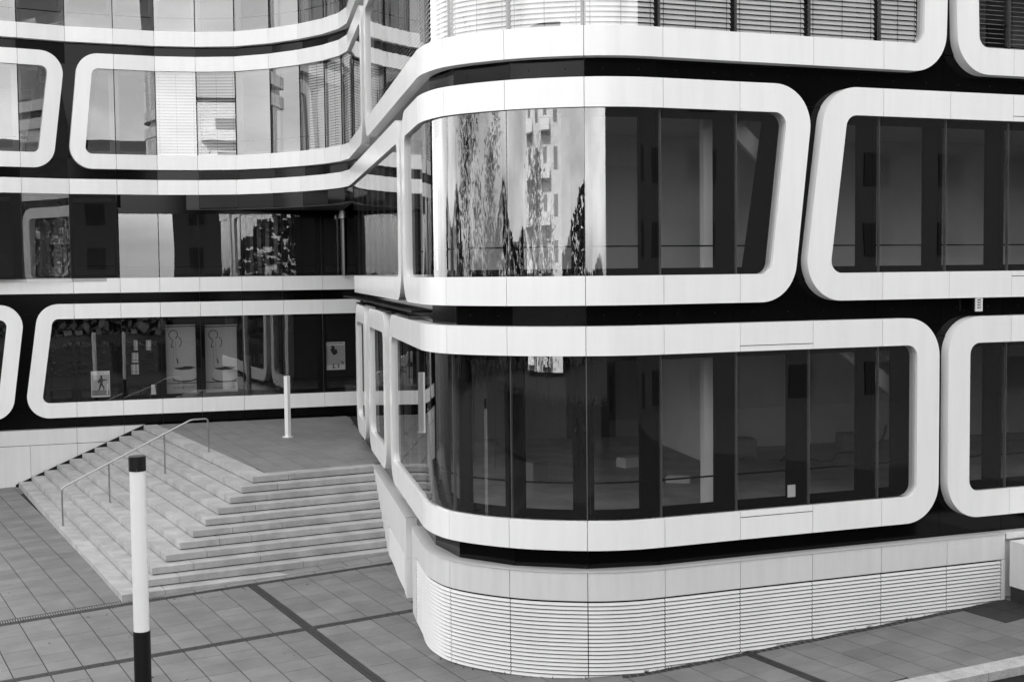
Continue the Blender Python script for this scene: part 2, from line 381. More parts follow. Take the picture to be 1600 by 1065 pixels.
frames.append((UP, JU) + frame(UP, JU, Z['A1'], Z['Z0'], left=(onwall(UP, 29.75),) * 2, right=(sx(UP, 6.96), sx(UP, 7.03))))
frames.append((UP, JU) + frame(UP, JU, Z['A1'], Z['Z0'], left=(sx(UP, 7.19), sx(UP, 6.99 + .1)), open_right=(UEND, UEND)))
frames.append((UP, JU) + frame(UP, JU, Z['D1'], Z['B0'], open_left=(onwall(UP, 33.6), 0), right=(onwall(UP, 23.05),) * 2))
frames.append((UP, JU) + frame(UP, JU, Z['D1'], Z['B0'], left=(onwall(UP, 22.75),) * 2, right=(sx(UP, 4.31), sx(UP, 4.668))))
frames.append((UP, JU) + frame(UP, JU, Z['D1'], Z['B0'], left=(sx(UP, 4.475), sx(UP, 4.875)), open_right=(UEND, UEND)))
frames.append((LO, JL) + frame(LO, JL, Z['H1'], Z['F0'], open_left=(0, 0), right=(lw(LO, -14.36), lw(LO, -13.94))))
frames.append((LL, JLL) + frame(LL, JLL, Z['H1'], Z['F0'], left=(lw(LL, -14.06), lw(LL, -13.61)), open_right=(LL.S[-1] - .01,) * 2))
frames.append((LO, JL) + frame(LO, JL, Z['H1'], Z['F0'], left=(onwall(LO, 33.5),) * 2, right=(onwall(LO, 30.75),) * 2))
frames.append((LO, JL) + frame(LO, JL, Z['H1'], Z['F0'], left=(onwall(LO, 29.95),) * 2, right=(onwall(LO, 26.1),) * 2))
frames.append((LO, JL) + frame(LO, JL, Z['H1'], Z['F0'], left=(onwall(LO, 25.3),) * 2, right=(sx(LO, 6.885),) * 2))
frames.append((LO, JL) + frame(LO, JL, Z['H1'], Z['F0'], left=(sx(LO, 7.055),) * 2, open_right=(LEND, LEND)))
# first-floor sill band on the straight left wing
sill_s = bpy.data.objects.new('window_surround', None); COL.objects.link(sill_s); sill_s.parent = BLD; sill_s.matrix_parent_inverse = INV
js = [0] + JLL + [LL.S[-1]]
for p, q in zip(js, js[1:]):
    V, F = quadstrip(LL, p + .0045, q - .0045, Z['D1'], Z['D0'], 0, .2); part('panel', V, F, 'white_panel', sill_s)

# ------------------------------------------------------------------ black cladding between the frames
clad(UP, JU, 0, UEND, Z['Z0'] - .3, Z['Y1'] + .3)
clad(UP, JU, 0, UEND, Z['B0'] - .3, Z['A1'] + .3)
clad(UP, JU, onwall(UP, 33.6), UEND, Z['F0'] - .3, Z['D1'] + .3)
clad(LL, JLL, 0, LL.S[-1], Z['F0'] - .3, Z['D1'] + .3)
clad(LL, JLL, 0, LL.S[-1], Z['H1'] - .45, Z['H1'] + .3); clad(LO, JL, onwall(LO, 33.6), LEND, Z['H1'] - .45, Z['H1'] + .3)
cU = UP.near(-11.47, 37.4)
clad(UP, JU, cU, w0U + .4, Z['B1'] - .41, Z['B1'] + .1, off=-.1)                      # deep spandrel over the recessed first floor
def gapclad(path, sb, st, zb, zt, hw=.42):
    pr = [((st - hw, zt), (sb - hw, zb)), ((st + hw, zt), (sb + hw, zb))]
    V, F = strip_solid(pr, path, .06, -.185); part('cladding_panel', V, F, 'black_cladding')
gapclad(UP, onwall(UP, 30.4), onwall(UP, 30.4), Z['Y1'] + .31, zt3)
gapclad(UP, sU(-12.9, 36.8), sU(-12.55, 37.0), Z['A1'] + .31, Z['Z0'] - .31)
gapclad(UP, onwall(UP, 30.1), onwall(UP, 30.1), Z['A1'] + .31, Z['Z0'] - .31, .4)
gapclad(UP, sx(UP, 7.07), sx(UP, 7.06), Z['A1'] + .31, Z['Z0'] - .31)
gapclad(UP, onwall(UP, 22.9), onwall(UP, 22.9), Z['D1'] + .31, Z['B0'] - .31, .4)
gapclad(UP, sx(UP, 4.39), sx(UP, 4.77), Z['D1'] + .31, Z['B0'] - .31)
gapclad(LO, lw(LO, -14.21), lw(LO, -13.77), Z['H1'] + .31, Z['F0'] - .31)
gapclad(LO, onwall(LO, 30.35), onwall(LO, 30.35), Z['H1'] + .31, Z['F0'] - .31, .55)
gapclad(LO, onwall(LO, 25.7), onwall(LO, 25.7), Z['H1'] + .31, Z['F0'] - .31, .55)
gapclad(LO, sx(LO, 6.97), sx(LO, 6.97), Z['H1'] + .31, Z['F0'] - .31)

# ------------------------------------------------------------------ glass, inner windows, blinds
for i, (path, J, fr, (sLb, sLt, sRb, sRt, z0, z1)) in enumerate(frames):
    a = sLt + (.2 if sLt > .5 else 0); b = sRt - .2
    if i == 6:                                  # first floor left: glass on the upper plan only beyond the corner, and left of the recess
        panes(UP, JU, w0U + .3, b, z0 - .1, z1 + .1); dark_lining(UP, w0U + .5, b, z0, z1); mullions(UP, JU, w0U + .5, b, z0, z1, wid=.12, sash=.05)
        panes(UP, JU, 0, cU, z0 - .1, z1 + .1); mullions(UP, JU, 0, cU, z0, z1, rail=z0 + .35)
        sc = LL.near(-11.47, 37.45); e = LL.S[-1]
        panes(LL, JLL, sc, e, z0 - .1, Z['B1'] - .5, off=-.1); mullions(LL, JLL, sc, e, z0, Z['B1'] - .55, wid=.14, shift=0, rail=z0 + .3)
        V, F = quadstrip(LL, sc, e, Z['B1'] - .55, Z['B1'] + .1, -.06, .1); part('lintel', V, F, 'black_cladding')
        continue
    da, db = sLb - sLt if sLt > .5 else 0, sRb - sRt
    panes(path, J, a, b, z0 - .1, min(z1, zt3 - .3) + .1, da=da, db=db)
    dark_lining(path, a, b, z0, z1, da, db)
    if abs(da) > .03: V, F = strip_solid([((a + .02, z1), (a + da + .02, z0)), ((a + .36, z1), (a + da + .36, z0))], path, .06, -.3); part('end_lining', V, F, 'dark_frame')
    if abs(db) > .03 or i in (4, 13): V, F = strip_solid([((b - .50, z1), (b + db - .50, z0)), ((b - .02, z1), (b + db - .02, z0))], path, .06, -.3); part('end_lining', V, F, 'dark_frame')
    wall = path.at((a + b) / 2).x < -1 and path.at(a).y < 34 and path.at(a).x > -4.4
    a2, b2 = max(a, a + da) + .02, min(b, b + db) - .02
    mullions(path, J, a2, b2, z0, z1, wid=.22 if i in (4, 5, 7, 8, 13, 14) else .13, shift=-.06 if i in (4, 5, 7, 8, 13, 14) else 0,
             rail=z0 + (.52 if path is LO and i > 12 else .42), m='frame_grey' if i in (0, 2, 3) else 'dark_frame')
# blinds: second floor right (all bays), two bays of the left wing, its inner corner and above
sec = frames[4][3]; js = [onwall(UP, 28.2)] + [q for q in JU if onwall(UP, 28.0) < q < sx(UP, 6.7)] + [sx(UP, 6.6)]
for p, q in zip(js, js[1:]): blind(UP, p + .03, q - .05, Z['A0'] + .01, Z['Z1'])
js = [sx(UP, 7.5)] + [q for q in JU if q > sx(UP, 7.6)]
for p, q in zip(js, js[1:]): blind(UP, p + .03, q - .03, Z['A0'] + .01, Z['Z1'], tilt=.12, w=.05)
for k in (5, 6): blind(UP, UP.S[k] + .03, UP.S[k + 1] - .03, Z['A0'] + .01, Z['Z1'], off=-.14, bm_='blind_grey', pitch_=.088, w=.082, tilt=.9)
for k in (9, 10, 11): blind(UP, UP.S[k] + (.3 if k == 9 else .02), UP.S[k + 1] - .02, Z['A0'] + .01, Z['Z1'], off=-.14)
for k in (0, 1): blind(UP, w0U + 1.6 * k + .1, w0U + 1.6 * k + 1.5, Z['A0'] + .01, Z['Z1'], off=-.14)

for path, a_, b_, zz in ((LO, RJ[4], RJ[5], Z['F1'] + .085), (LO, RJ[4], RJ[5], Z['H0'] - .095), (UP, RJ[8], RJ[9], Z['B1'] + .09), (UP, RJ[8], RJ[9], Z['D0'] - .085)):
    p_, q_ = path.near(*a_) + .004, path.near(*b_) - .004
    V, F = quadstrip(path, p_, q_, zz - .005, zz + .005, .002, .01); part('seam', V, F, 'black_matt')
# ------------------------------------------------------------------ floors, ceilings, back of the building
def outline(path, off, a=0):
    return [path.at(q, off) for q in path.samples(a, path.S[-1] - .01)]
backU = [(12.5, 46), (-17, 46)]
def slab(path, z0, z1, name='floor_slab', m='inner_ceiling', off=-.33):
    if path is LO: path = Path([tuple(p) for p in LO.P[:8]] + [(-3.75, 39.93), (-4.127, 33.6)] + [tuple(p) for p in LO.P[10:]])
    P = [(p.x, p.y) for p in outline(path, off)] + backU; mb = MB(); mb.prism(P, z0, z1); o = mb.build(name, m, BLD); return o
slab(LO, -4.75 + H, -3.745 + H, m='inner_floor')
slab(LO, -1.19 + H, -.30 + H); slab(LO, -.29 + H, -.145 + H, m='inner_floor')
slab(UP, 2.40 + H, 3.46 + H)
slab(UP, 6.01 + H, 7.06 + H)
slab(UP, 10.0 + H, 14.5 + H, 'shade_block', 'dark_wall', off=0)  # unseen upper mass, made tall enough to shade the plaza
mb = MB(); mb.box((-2, 46.4, 4), 32, .5, 34); mb.box((-17.3, 41, 4), .5, 12, 34); mb.box((12.3, 34.5, 4), .5, 23, 34); mb.build('rear_wall', 'dark_wall', BLD)  # unseen full-height walls put in to keep sunlight out of the rooms
# soffit under the overhang of the left wing
P = [UP.at(q, -.1) for q in UP.samples(cU, w0U)]; Q = [LO.at(q, -.16) for q in LO.samples(LO.near(-11.47, 37.45), LO.near(-5.31, 39.42))][::-1]
mb = MB(); mb.prism([(p.x, p.y) for p in P + Q], Z['B1'] - .43, Z['B1'] - .38); mb.build('soffit', 'soffit', BLD)
# partitions
mb = MB(); mb.prism([(-4.0, 33.75), (-3.1, 40.6), (-2.9, 40.6), (-3.8, 33.75)], -4.6 + H, Z['B1'] - .4); mb.build('interior_wall', 'black_matt', BLD)  # black panel added here; its colour stands for the unlit interior
def wallseg(pts, z0, z1, m='inner_wall', t=.16):
    for a, b in zip(pts, pts[1:]):
        a = Vector(a); b = Vector(b); c = (a + b) / 2; d = b - a; mb = MB(); mb.box((c.x, c.y, (z0 + z1) / 2), d.length, t, z1 - z0, math.atan2(d.y, d.x)); mb.build('interior_wall', m, BLD)
gF0, gF1 = -3.745 + H, -1.19 + H
wallseg([(-2.5, 28.0), (1.0, 28.45), (2.96, 28.65)], gF0, gF1, 'mid_grey'); wallseg([(2.98, 28.6), (3.75, 24.76)], gF0, gF1); wallseg([(3.9, 26.35), (12, 28.9)], gF0, gF1)  # rear wall given a darker grey in place of its deeper shadow
wallseg([(-2.8, 30), (12, 33)], gF0, gF1)
mb = MB(); mb.box((1.75, 28.42, gF0 + 1.05), 1.1, .06, 2.1, R(6)); mb.build('interior_door', 'room_dark', BLD)  # door colour darkened along with the shaded rear wall
b0, b1 = -.145 + H, 2.40 + H
wallseg([(-.7, 22.6), (3.2, 23.6), (12, 26.6)], b0, b1); wallseg([(-2.7, 30), (-.7, 22.6)], b0, b1)
mb = MB(); mb.box((2.2, 23.22, b0 + 1.0), 1.0, .06, 2.0, R(14)); mb.build('interior_door', 'cap_grey', BLD)
a0, a1 = 3.46 + H, 6.01 + H
wallseg([(-2.1, 27), (12, 28)], a0, a1)
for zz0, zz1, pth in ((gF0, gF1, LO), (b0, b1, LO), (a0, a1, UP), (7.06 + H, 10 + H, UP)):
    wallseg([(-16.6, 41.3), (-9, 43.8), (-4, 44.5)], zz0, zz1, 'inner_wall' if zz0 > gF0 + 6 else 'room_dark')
for zz0, zz1 in ((gF0, gF1), (b0, b1)):
    mb = MB(); mb.box((3.11, 20.2, (zz0 + zz1) / 2), .2, .2, zz1 - zz0, R(10)); mb.build('column', 'inner_white', BLD)
# raking struts behind the right ends of the lower two storeys
for (x0, y0, z0_, x1, y1, z1_) in ((5.35, 20.75, gF1 - .05, 7.3, 21.5, gF0 + .9), (3.35, 20.0, b1 - .05, 5.0, 20.6, b0 + .9)):
    mb = MB(); mb.cyl((x0, y0, z0_), (x1, y1, z1_), .16, 4); mb.build('raking_strut', 'inner_wall', BLD)
# downlights in the left wing
for x, y, zz in ((-9.0, 40.2, 10 + H), (-11.3, 40.0, 6.01 + H), (-6.5, 39.8, 6.01 + H)):
    mb = MB(); mb.cyl((x, y, zz - .06), (x, y, zz - .005), .14, 20); mb.build('ceiling_light', 'inner_white', BLD)
# steel column under the overhang with a collar
mb = MB(); mb.cyl((-5.12, 39.25, Z['D0']), (-5.12, 39.25, Z['B1'] - .44), .095, 24); cl = mb.build('column', 'steel_dark', BLD, smooth=True)
mb = MB(); mb.cyl((-5.12, 39.25, Z['B1'] - .68), (-5.12, 39.25, Z['B1'] - .45), .15, 24); o = mesh('collar', mb.V, mb.F, 'steel', cl, smooth=True)
# floor of the recess at the entrance corner
# dark flashing plates over the ground-floor frames on the connecting wall
ss = UP.samples(onwall(UP, 34.2), onwall(UP, 21.5)); mb = MB()
poly = [UP.at(q, .02) for q in ss] + [UP.at(ss[-1], -.3)] + [UP.at(ss[0], -.3)]
mb.prism([(-4.78, 36.3)] + [(p.x, p.y) for p in poly[:1]] + [(p.x, p.y) for p in poly[1:]], Z['F0'] + .13, Z['F0'] + .17); mb.build('flashing', 'black_matt', BLD)
k = 0
for Y0_, Y1_ in ((33.4, 31.6), (30.6, 28.2), (27.6, 25.0), (24.2, 22.2)):
    V, F = quadstrip(UP, onwall(UP, Y0_), onwall(UP, Y1_), Z['F0'] + .015, Z['F0'] + .05, -.02, .2); part('flashing', V, F, 'black_matt' if k % 2 == 0 else 'steel_dark'); k += 1

# ------------------------------------------------------------------ base of the building
def gz(x, y):
    return gz_raw(min(max(x, -16), 10.5), min(max(y, 13), 37.5)) 
GP = [(-7.25, 23.26, .1238), (-4.2, 25.2, -.0091), (-2.68, 26.0, .0187), (-14.25, 36.35, -.0663), (1.076, 18.551, -.6198), (2.241, 18.75, .6384), (3.44, 19.22, .3313), (4.655, 19.69, -.6013), (5.864, 20.15, .0815), (7.047, 20.58, -.168), (8.185, 21, .3021), (-11, 29.8, -.0158)]
def gz_raw(x, y):
    return H - 6.5734 + .0389 * x + .0319 * y + sum(w_ * math.exp(-((gx - x) ** 2 + (gy - y) ** 2) / 50.) for gx, gy, w_ in GP)
bs, be = onwall(LO, 22.05), sx(LO, 8.16)
js = [bs] + [q for q in JL if bs + .5 < q < be - .2] + [be]
# upper white base panels with their sheet-metal capping
for p, q in zip(js, js[1:]):
    V, F = quadstrip(LO, p + .0045, q - .0045, Z['K'] + .01, Z['J'] - .012, 0, .12); part('base_panel', V, F, 'white_base', smooth=True)
    V, F = quadstrip(LO, p, q, Z['J'] - .012, Z['J'] + .003, .012, .3); part('capping', V, F, 'cap_grey', smooth=True)
V, F = quadstrip(LO, be + .02, LEND, Z['J'] - .1, Z['J'] + .003, 0, .3); part('capping', V, F, 'white_base')
V, F = quadstrip(LO, be + .02, LEND, Z['K'] - 2.0, Z['J'] - .11, -.12, .3); part('base_panel', V, F, 'white_base')
def louvre(a, b, ztop):
    lv = bpy.data.objects.new('louvre_panel', None); COL.objects.link(lv); lv.parent = BLD; lv.matrix_parent_inverse = INV
    zlow = min(gz(*LO.at(q)[:2]) for q in (a, b, (a + b) / 2)) - .05
    ss = LO.samples(a + .007, b - .007); V = []; F = []; z = ztop - .02
    while z > zlow:
        k = len(V); prof = ((-.025, z), (-.003, z - .031), (0, z - .0425), (-.008, z - .045), (-.031, z - .010))
        for s_ in ss: V += [LO.at(s_, o_, y_) for o_, y_ in prof]
        n = 5
        for i in range(len(ss) - 1):
            for j in range(n):
                F.append((k + i * n + j, k + i * n + (j + 1) % n, k + (i + 1) * n + (j + 1) % n, k + (i + 1) * n + j))
        F += [tuple(k + j for j in range(n)), tuple(k + (len(ss) - 1) * n + j for j in range(n))]
        z -= .0605
    mesh('blades', V, F, 'louvre_white', lv, 'stuff')
    V, F = quadstrip(LO, a, b, zlow - .1, ztop + .02, -.10, .04); mesh('backing', V, F, 'black_matt', lv)
js2 = [bs + .5] + js[1:-1] + [be - .08]
for p, q in zip(js2, js2[1:]): louvre(p, q, Z['K'])
V, F = quadstrip(LO, bs, bs + .49, Z['K'] - 1.6, Z['K'] + .002, 0, .12); part('base_panel', V, F, 'white_base')
V, F = quadstrip(LO, be - .07, be, Z['K'] - 1.6, Z['K'] + .002, 0, .12); part('base_panel', V, F, 'white_base')
# parapet beside the stairs (higher block, separated by a recessed joint)
pa, pb = onwall(LO, 29.3), onwall(LO, 22.9)
V, F = quadstrip(LO, pb + .02, bs - .01, Z['K'] - 1.6, Z['J'] - .25, -.12, .2); part('base_panel', V, F, 'white_base')
jj = [pa, pa + (pb - pa) * .52, pb]
for n_, (p, q) in enumerate(zip(jj, jj[1:])):
    ztop = Z['J'] - .012
    V, F = quadstrip(LO, p + .004, q - .004, Z['J'] - .75, ztop, .0, .3); part('base_panel', V, F, 'white_base')
    V, F = quadstrip(LO, p, q, ztop, Z['J'] + .003, .01, .32); part('capping', V, F, 'cap_grey')
V, F = quadstrip(LO, jj[0] + .004, jj[1] - .004, Z['K'] - 1.6, Z['J'] - .755, 0, .3); part('base_panel', V, F, 'white_base')
louvre(jj[1], jj[2] - .35, Z['J'] - .76)
V, F = quadstrip(LO, jj[2] - .345, jj[2] - .004, Z['K'] - 1.6, Z['J'] - .755, 0, .3); part('base_panel', V, F, 'white_base')
# left wing base: black shadow gap, white panels, black gap plate along the stairs
bl = [0] + [LO.near(x, 37.03 + (x + 12.7) * .355) for x in (-14.9, -12.72, -11.47)] + [LO.near(-10.9, 37.62)]
for p, q in zip(bl, bl[1:]):
    V, F = quadstrip(LO, p + .004, q - .004, Z['K'] + .008, Z['J'], .05, .2); part('base_panel', V, F, 'white_base')
bl = [0] + [LO.near(x, 37.03 + (x + 12.7) * .355) for x in (-13.93, -12.72)] + [LO.near(-10.9, 37.62)]
for p, q in zip(bl, bl[1:]):
    V, F = quadstrip(LO, p + .004, q - .004, Z['K'] - 2.2, Z['K'] - .008, .05, .2); part('base_panel', V, F, 'white_base')
V, F = quadstrip(LO, 0, LO.near(-10.9, 37.62), Z['K'] - 2.2, Z['J'], .03, .1); part('backing', V, F, 'black_matt')

# ------------------------------------------------------------------ stairs
ST = empty('stairs', (-5.7, 27.7, -.1), 'broad L-shaped pale concrete stairs climbing to the tiled landing', 'stairs')
C0 = Vector((-5.705, 27.69)); STEP = Vector((-.155, -.443)); RIS = .146; ZL = -4.431 + H
d1 = Vector((-5.283, 9.954)).normalized(); d2 = Vector((math.cos(R(27.7)), math.sin(R(27.7))))
n1 = Vector((-d1.y, d1.x)); n1 = -n1 if n1.dot(STEP) < 0 else n1        # outward normals of the two flights
n2 = Vector((d2.y, -d2.x))
def isect(p, d, a, b):
    a = Vector(a); e = Vector(b) - a; M_ = d.x * -e.y + d.y * e.x; r_ = a - p; return p + d * ((r_.x * -e.y + r_.y * e.x) / M_)
LW = ((-14.9, 36.24 - .02), (-8.12, 38.47 - .02)); PW = ((-3.13, 28.93), (-1.806, 22.4))
def block(name, poly, ztop, h, m, parent, ch=.006):
    """slab with a small chamfer round the top edge"""
    n = len(poly); P = [Vector(p) for p in poly]; c = sum(P, Vector((0, 0))) / n
    area = sum(P[i].x * P[(i + 1) % n].y - P[(i + 1) % n].x * P[i].y for i in range(n))
    if area < 0: P = P[::-1]
    I = []
    for i in range(n):
        a = (P[i] - P[i - 1]).normalized(); b = (P[(i + 1) % n] - P[i]).normalized(); na = Vector((-a.y, a.x)); nb = Vector((-b.y, b.x)); m_ = na + nb
        I.append(P[i] + m_ / max(.3, m_.dot(na)) * ch)
    V = [(p.x, p.y, ztop - h) for p in P] + [(p.x, p.y, ztop - ch) for p in P] + [(p.x, p.y, ztop) for p in I]
    F = [list(range(n))[::-1], [2 * n + i for i in range(n)]]
    for k in (0, n): F += [(k + i, k + (i + 1) % n, k + n + (i + 1) % n, k + n + i) for i in range(n)]
    mb = MB(); mb.add(V, F); return mb.build(name, m, parent)
j2 = {0: [450.7], 1: [433.5], 2: [417.2], 3: [399], 4: [381.6], 5: [363.4, 441], 6: [343.3, 393.3], 7: [323.5, 457.5], 8: [302.9, 406.8], 9: [281, 474.5], 10: [258]}
def px_on(p, d, xpx, ztop):                     # distance along a tread edge at which the measured joint lies
    lo, hi = 0, 6
    for _ in range(40):
        m_ = (lo + hi) / 2; q = p + d * m_; v = Vector((q.x, q.y, ztop - H)); u = v.dot(rt); w_ = v.dot(fwd)
        if 800 + 1993.5 * u / w_ < xpx: lo = m_
        else: hi = m_
    return lo
rj = random.Random(3)
for k in range(11):
    c = C0 + STEP * k; zt = ZL - RIS * k; dep = .46 if k else .40; h = RIS - .020  # blocks cut short so the black core shows as a shade line
    if k == 10: h = .4
    ga = .005
    # right flight
    eo = isect(c, d2, *PW); ei = isect(c - n2 * dep, d2, *PW); Lr = (eo - c).length
    cuts = [0] + [px_on(c, d2, x, zt) for x in j2[k]] + [None]
    ci = c - n1 * dep - n2 * dep
    ci = c - (n1 + n2) * dep                    # inner corner of the mitre square
    for a, b in zip(cuts, cuts[1:]):
        p0 = c + d2 * (a + ga); q0 = (p0 - n2 * dep) if a else (c + d2 * ga - n2 * dep)
        if b is None: p1, q1 = eo, ei
        else: p1 = c + d2 * (b - ga); q1 = p1 - n2 * dep
        block('step_block', [p0, p1, q1, q0], zt, h, 'concrete', ST)
    # left flight (starts behind the corner block)
    eL = isect(c, d1, *LW); eLi = isect(c - n1 * dep, d1, *LW); L1 = (eL - c).length; s_ = 0
    first = .38 + .1 * (k % 3); a = ga
    # the corner block already covers c .. c+d1*dep along the left side
    a = 0
    cutsL = [0]; s_ = 1.05 + rj.random() * .5
    while s_ < L1 - .5: cutsL.append(s_); s_ += 1.28
    cutsL.append(None)
    for ia, (a, b) in enumerate(zip(cutsL, cutsL[1:])):
        p0 = c + d1 * (a + ga); q0 = p0 - n1 * dep
        if ia == 0: p0 = c + d1 * (dep + ga); q0 = p0 - n1 * dep
        if b is None: p1, q1 = eL, eLi
        else:
            p1 = c + d1 * (b - ga); q1 = p1 - n1 * dep
        block('step_block', [p0, p1, q1, q0], zt, h, 'concrete', ST)
# black mass under the blocks, its colour drawing the shadow line below each nosing
P = [C0 + STEP * k for k in range(11)]
mb = MB()
for k in range(11):
    c = C0 + STEP * k - (n1 + n2) * .03; zt = ZL - RIS * k - .02
    mb.prism([c, isect(c, d2, *PW), (-2.9, 33), (-5.2, 39.0), isect(c, d1, *LW)], zt - .5, zt)
mb.build('core', 'black_matt', ST)

# black plate, its colour standing for the dark gap between stairs and the white base of the left wing
lwA = Vector((-14.30, 36.39)); lwB = Vector((-10.93, 37.565)); dn = Vector((.33, -.94))
mb = MB(); a_ = lwA + dn * .085; b_ = lwB + dn * .085
V = [(a_.x, a_.y, -6.5 + H), (b_.x, b_.y, -6.5 + H), (b_.x, b_.y, ZL + .005), (a_.x, a_.y, -5.97 + H)]
V += [(p[0] - dn.x * .05, p[1] - dn.y * .05, p[2]) for p in V]
mb.add(V, [(0, 1, 2, 3), (4, 5, 6, 7), (0, 1, 5, 4), (1, 2, 6, 5), (2, 3, 7, 6), (3, 0, 4, 7)]); mb.build('gap_plate', 'black_matt', ST)

def set_tone(o, per):
    at = o.data.attributes.new('tone', 'FLOAT', 'FACE'); n = len(o.data.polygons); at.data.foreach_set('value', [per[i * len(per) // n] for i in range(n)])
# landing paving
LAND = mesh('landing', [(p.x, p.y, ZL - .034) for p in [C0 - (n1 + n2) * .39, isect(C0 - n2 * .39, d2, (-2.94, 29.1), (-1.54, 22.4)), Vector((-3.9, 34.8)), Vector((-4.9, 39.6)), isect(C0 - n1 * .39, d1, *LW)]], [(0, 1, 2, 3, 4)], 'joint', kind='structure')
def clip_poly(P, p, n):                          # keep the side where (x-p).n >= 0
    o = []
    for i in range(len(P)):
        a, b = P[i], P[(i + 1) % len(P)]; da, db = (a - p).dot(n), (b - p).dot(n)
        if da >= 0: o.append(a)
        if (da >= 0) != (db >= 0): o.append(a + (b - a) * (da / (da - db)))
    return o
exl = Vector((math.cos(R(27.2)), math.sin(R(27.2)))); eyl = Vector((-exl.y, exl.x)); vd = (eyl * 1 + exl * .036).normalized(); ud = exl
O = exl * 9.02 + eyl * 27.9
ref = isect(C0 - n2 * .41, d2, *PW); cnt = 0
for i in range(-8, 9):
    for j in range(-2, 26):
        a = O + ud * (i * .505 + .010) + vd * (j * .5 + .003); b = a + ud * .485; c_ = b + vd * .494; d_ = a + vd * .494
        P = [a, b, c_, d_]
        P = clip_poly(P, C0 - n2 * .403, -n2); P = clip_poly(P, C0 - n1 * .403, -n1) if P else P
        if P: P = clip_poly(P, Vector((-3.04, 29.3)) , Vector((-.98, -.199)))
        if P: P = clip_poly(P, Vector((-8.12, 38.40)), Vector((.313, -.95)))
        if len(P) < 3: continue
        ar = abs(sum(P[q].x * P[(q + 1) % len(P)].y - P[(q + 1) % len(P)].x * P[q].y for q in range(len(P)))) / 2
        if ar < .02: continue
        o = block('paving_slab', P, ZL + random.uniform(-.0015, .0015), .032, 'paving_light', LAND, ch=.003); set_tone(o, [random.uniform(-1, 1)]); cnt += 1

# ------------------------------------------------------------------ plaza paving on the warped ground
PO = Vector((-8.7572, 22.2362)); PU_ = Vector((.4615, .2195)); PV_ = Vector((.2151, -.3827))
def uv2p(u, v): return PO + PU_ * u + PV_ * v
def tile_mesh(corners, m, parent, name='paving_slab', g=.004, top=0, jit=0):
    c = sum(corners, Vector((0, 0))) / len(corners); n = len(corners); V = []
    P = []
    uu, vv = PU_.normalized(), PV_.normalized()
    for p in corners:
        d = c - p; P.append(p + (uu * (g * 2.1 if d.dot(uu) > 0 else -g * 2.1)) + (vv * (g if d.dot(vv) > 0 else -g)))
    zz = [gz(p.x, p.y) + top + jit for p in P]
    I = [p + (c - p).normalized() * .005 for p in P]
    V = [(p.x, p.y, z_ - .02) for p, z_ in zip(P, zz)] + [(p.x, p.y, z_ - .003) for p, z_ in zip(P, zz)] + [(p.x, p.y, z_) for p, z_ in zip(I, zz)]
    F = [[2 * n + i for i in range(n)]]
    for k in (0, n): F += [(k + i, k + (i + 1) % n, k + n + (i + 1) % n, k + n + i) for i in range(n)]
    return V, F
US = [i for i in range(-14, 9)] + [8.324 + .9676 * k for k in range(11)] + [18.3 + .945 * k for k in range(12)]
GAPU = {(8, 8.324), (round(8.324 + .9676 * 10, 3), 18.3)}
VS = [-.84 - k for k in range(36, -1, -1)] + [0] + [.7565 + k for k in range(7)] + [7.1637 + k for k in range(20)]
kerbV = lambda u: 23.23 + .146 * (u - 19.57)
PAV = MB(); k = 0
gu = [-14 + 1.25 * i for i in range(36)]; gv = [-37.5 + 1.25 * i for i in range(52)]
for u in gu:
    for v in gv:
        v_ = min(v, kerbV(u)); p = uv2p(u, v_); PAV.V.append(Vector((p.x, p.y, gz(p.x, p.y) - .014)))
n_ = len(gv)
for i in range(len(gu) - 1):
    for j in range(n_ - 1): PAV.F.append([i * n_ + j, i * n_ + j + 1, (i + 1) * n_ + j + 1, (i + 1) * n_ + j])
PAVE = PAV.build('pavement', 'joint', None, 'structure')
def visible(p, zz):
    v = Vector((p.x, p.y, zz - H)); w_ = v.dot(fwd)
    if w_ < 1: return False
    x = 800 + 1993.5 * v.dot(rt) / w_; y = 532.5 - 1993.5 * v.dot(up) / w_
    return -30 < x < 1640 and 0 < y < 1100
def blocked(p):                                 # under the stairs or inside the building
    q = p - (C0 + STEP * 10)
    if q.dot(n1) < -.15 and q.dot(n2) < -.15: return True
    s_ = LO.near(p.x, p.y); f = LO.at(s_).xy; nn = LO.at(s_, 1).xy - f
    return (p - f).dot(nn) < -.3
tiles = []
for u0, u1 in zip(US, US[1:]):
    if any(abs(u0 - a) < .01 and abs(u1 - b) < .01 for a, b in ((8, 8.324), (18.0, 18.3))): continue
    for v0, v1 in zip(VS, VS[1:]):
        if (v0, v1) == (-.84, 0) or (abs(v0 - 6.7565) < .01): continue
        if v0 < -.5 and u0 > 4: continue
        um, vm = (u0 + u1) / 2, (v0 + v1) / 2; kv = min(kerbV(u0), kerbV(u1))
        if v0 > kv - .15: continue
        v1_ = [min(v1, kerbV(u0)), min(v1, kerbV(u1))]
        p = uv2p(um, vm)
        if not visible(p, gz(p.x, p.y)) or blocked(p): continue
        sh = 0
        tiles.append((p.length, [uv2p(u0, v0), uv2p(u1, v0), uv2p(u1, v1_[1]), uv2p(u0, v1_[0])], u0, v0))
tiles.sort(key=lambda t: t[0])
rest = MB()
for n_, (D_, C_, u0, v0) in enumerate(tiles):
    V, F = tile_mesh(C_, 'paving', PAVE, jit=random.uniform(-.0015, .0015))
    if n_ < 300:
        dk = 25.8 < u0 < 27 and 19 < v0 < 21
        o = mesh('paving_slab', V, F, 'paver_dark' if dk else 'paving', PAVE); set_tone(o, [random.uniform(-1, 1)])
    else: rest.add(V, F)
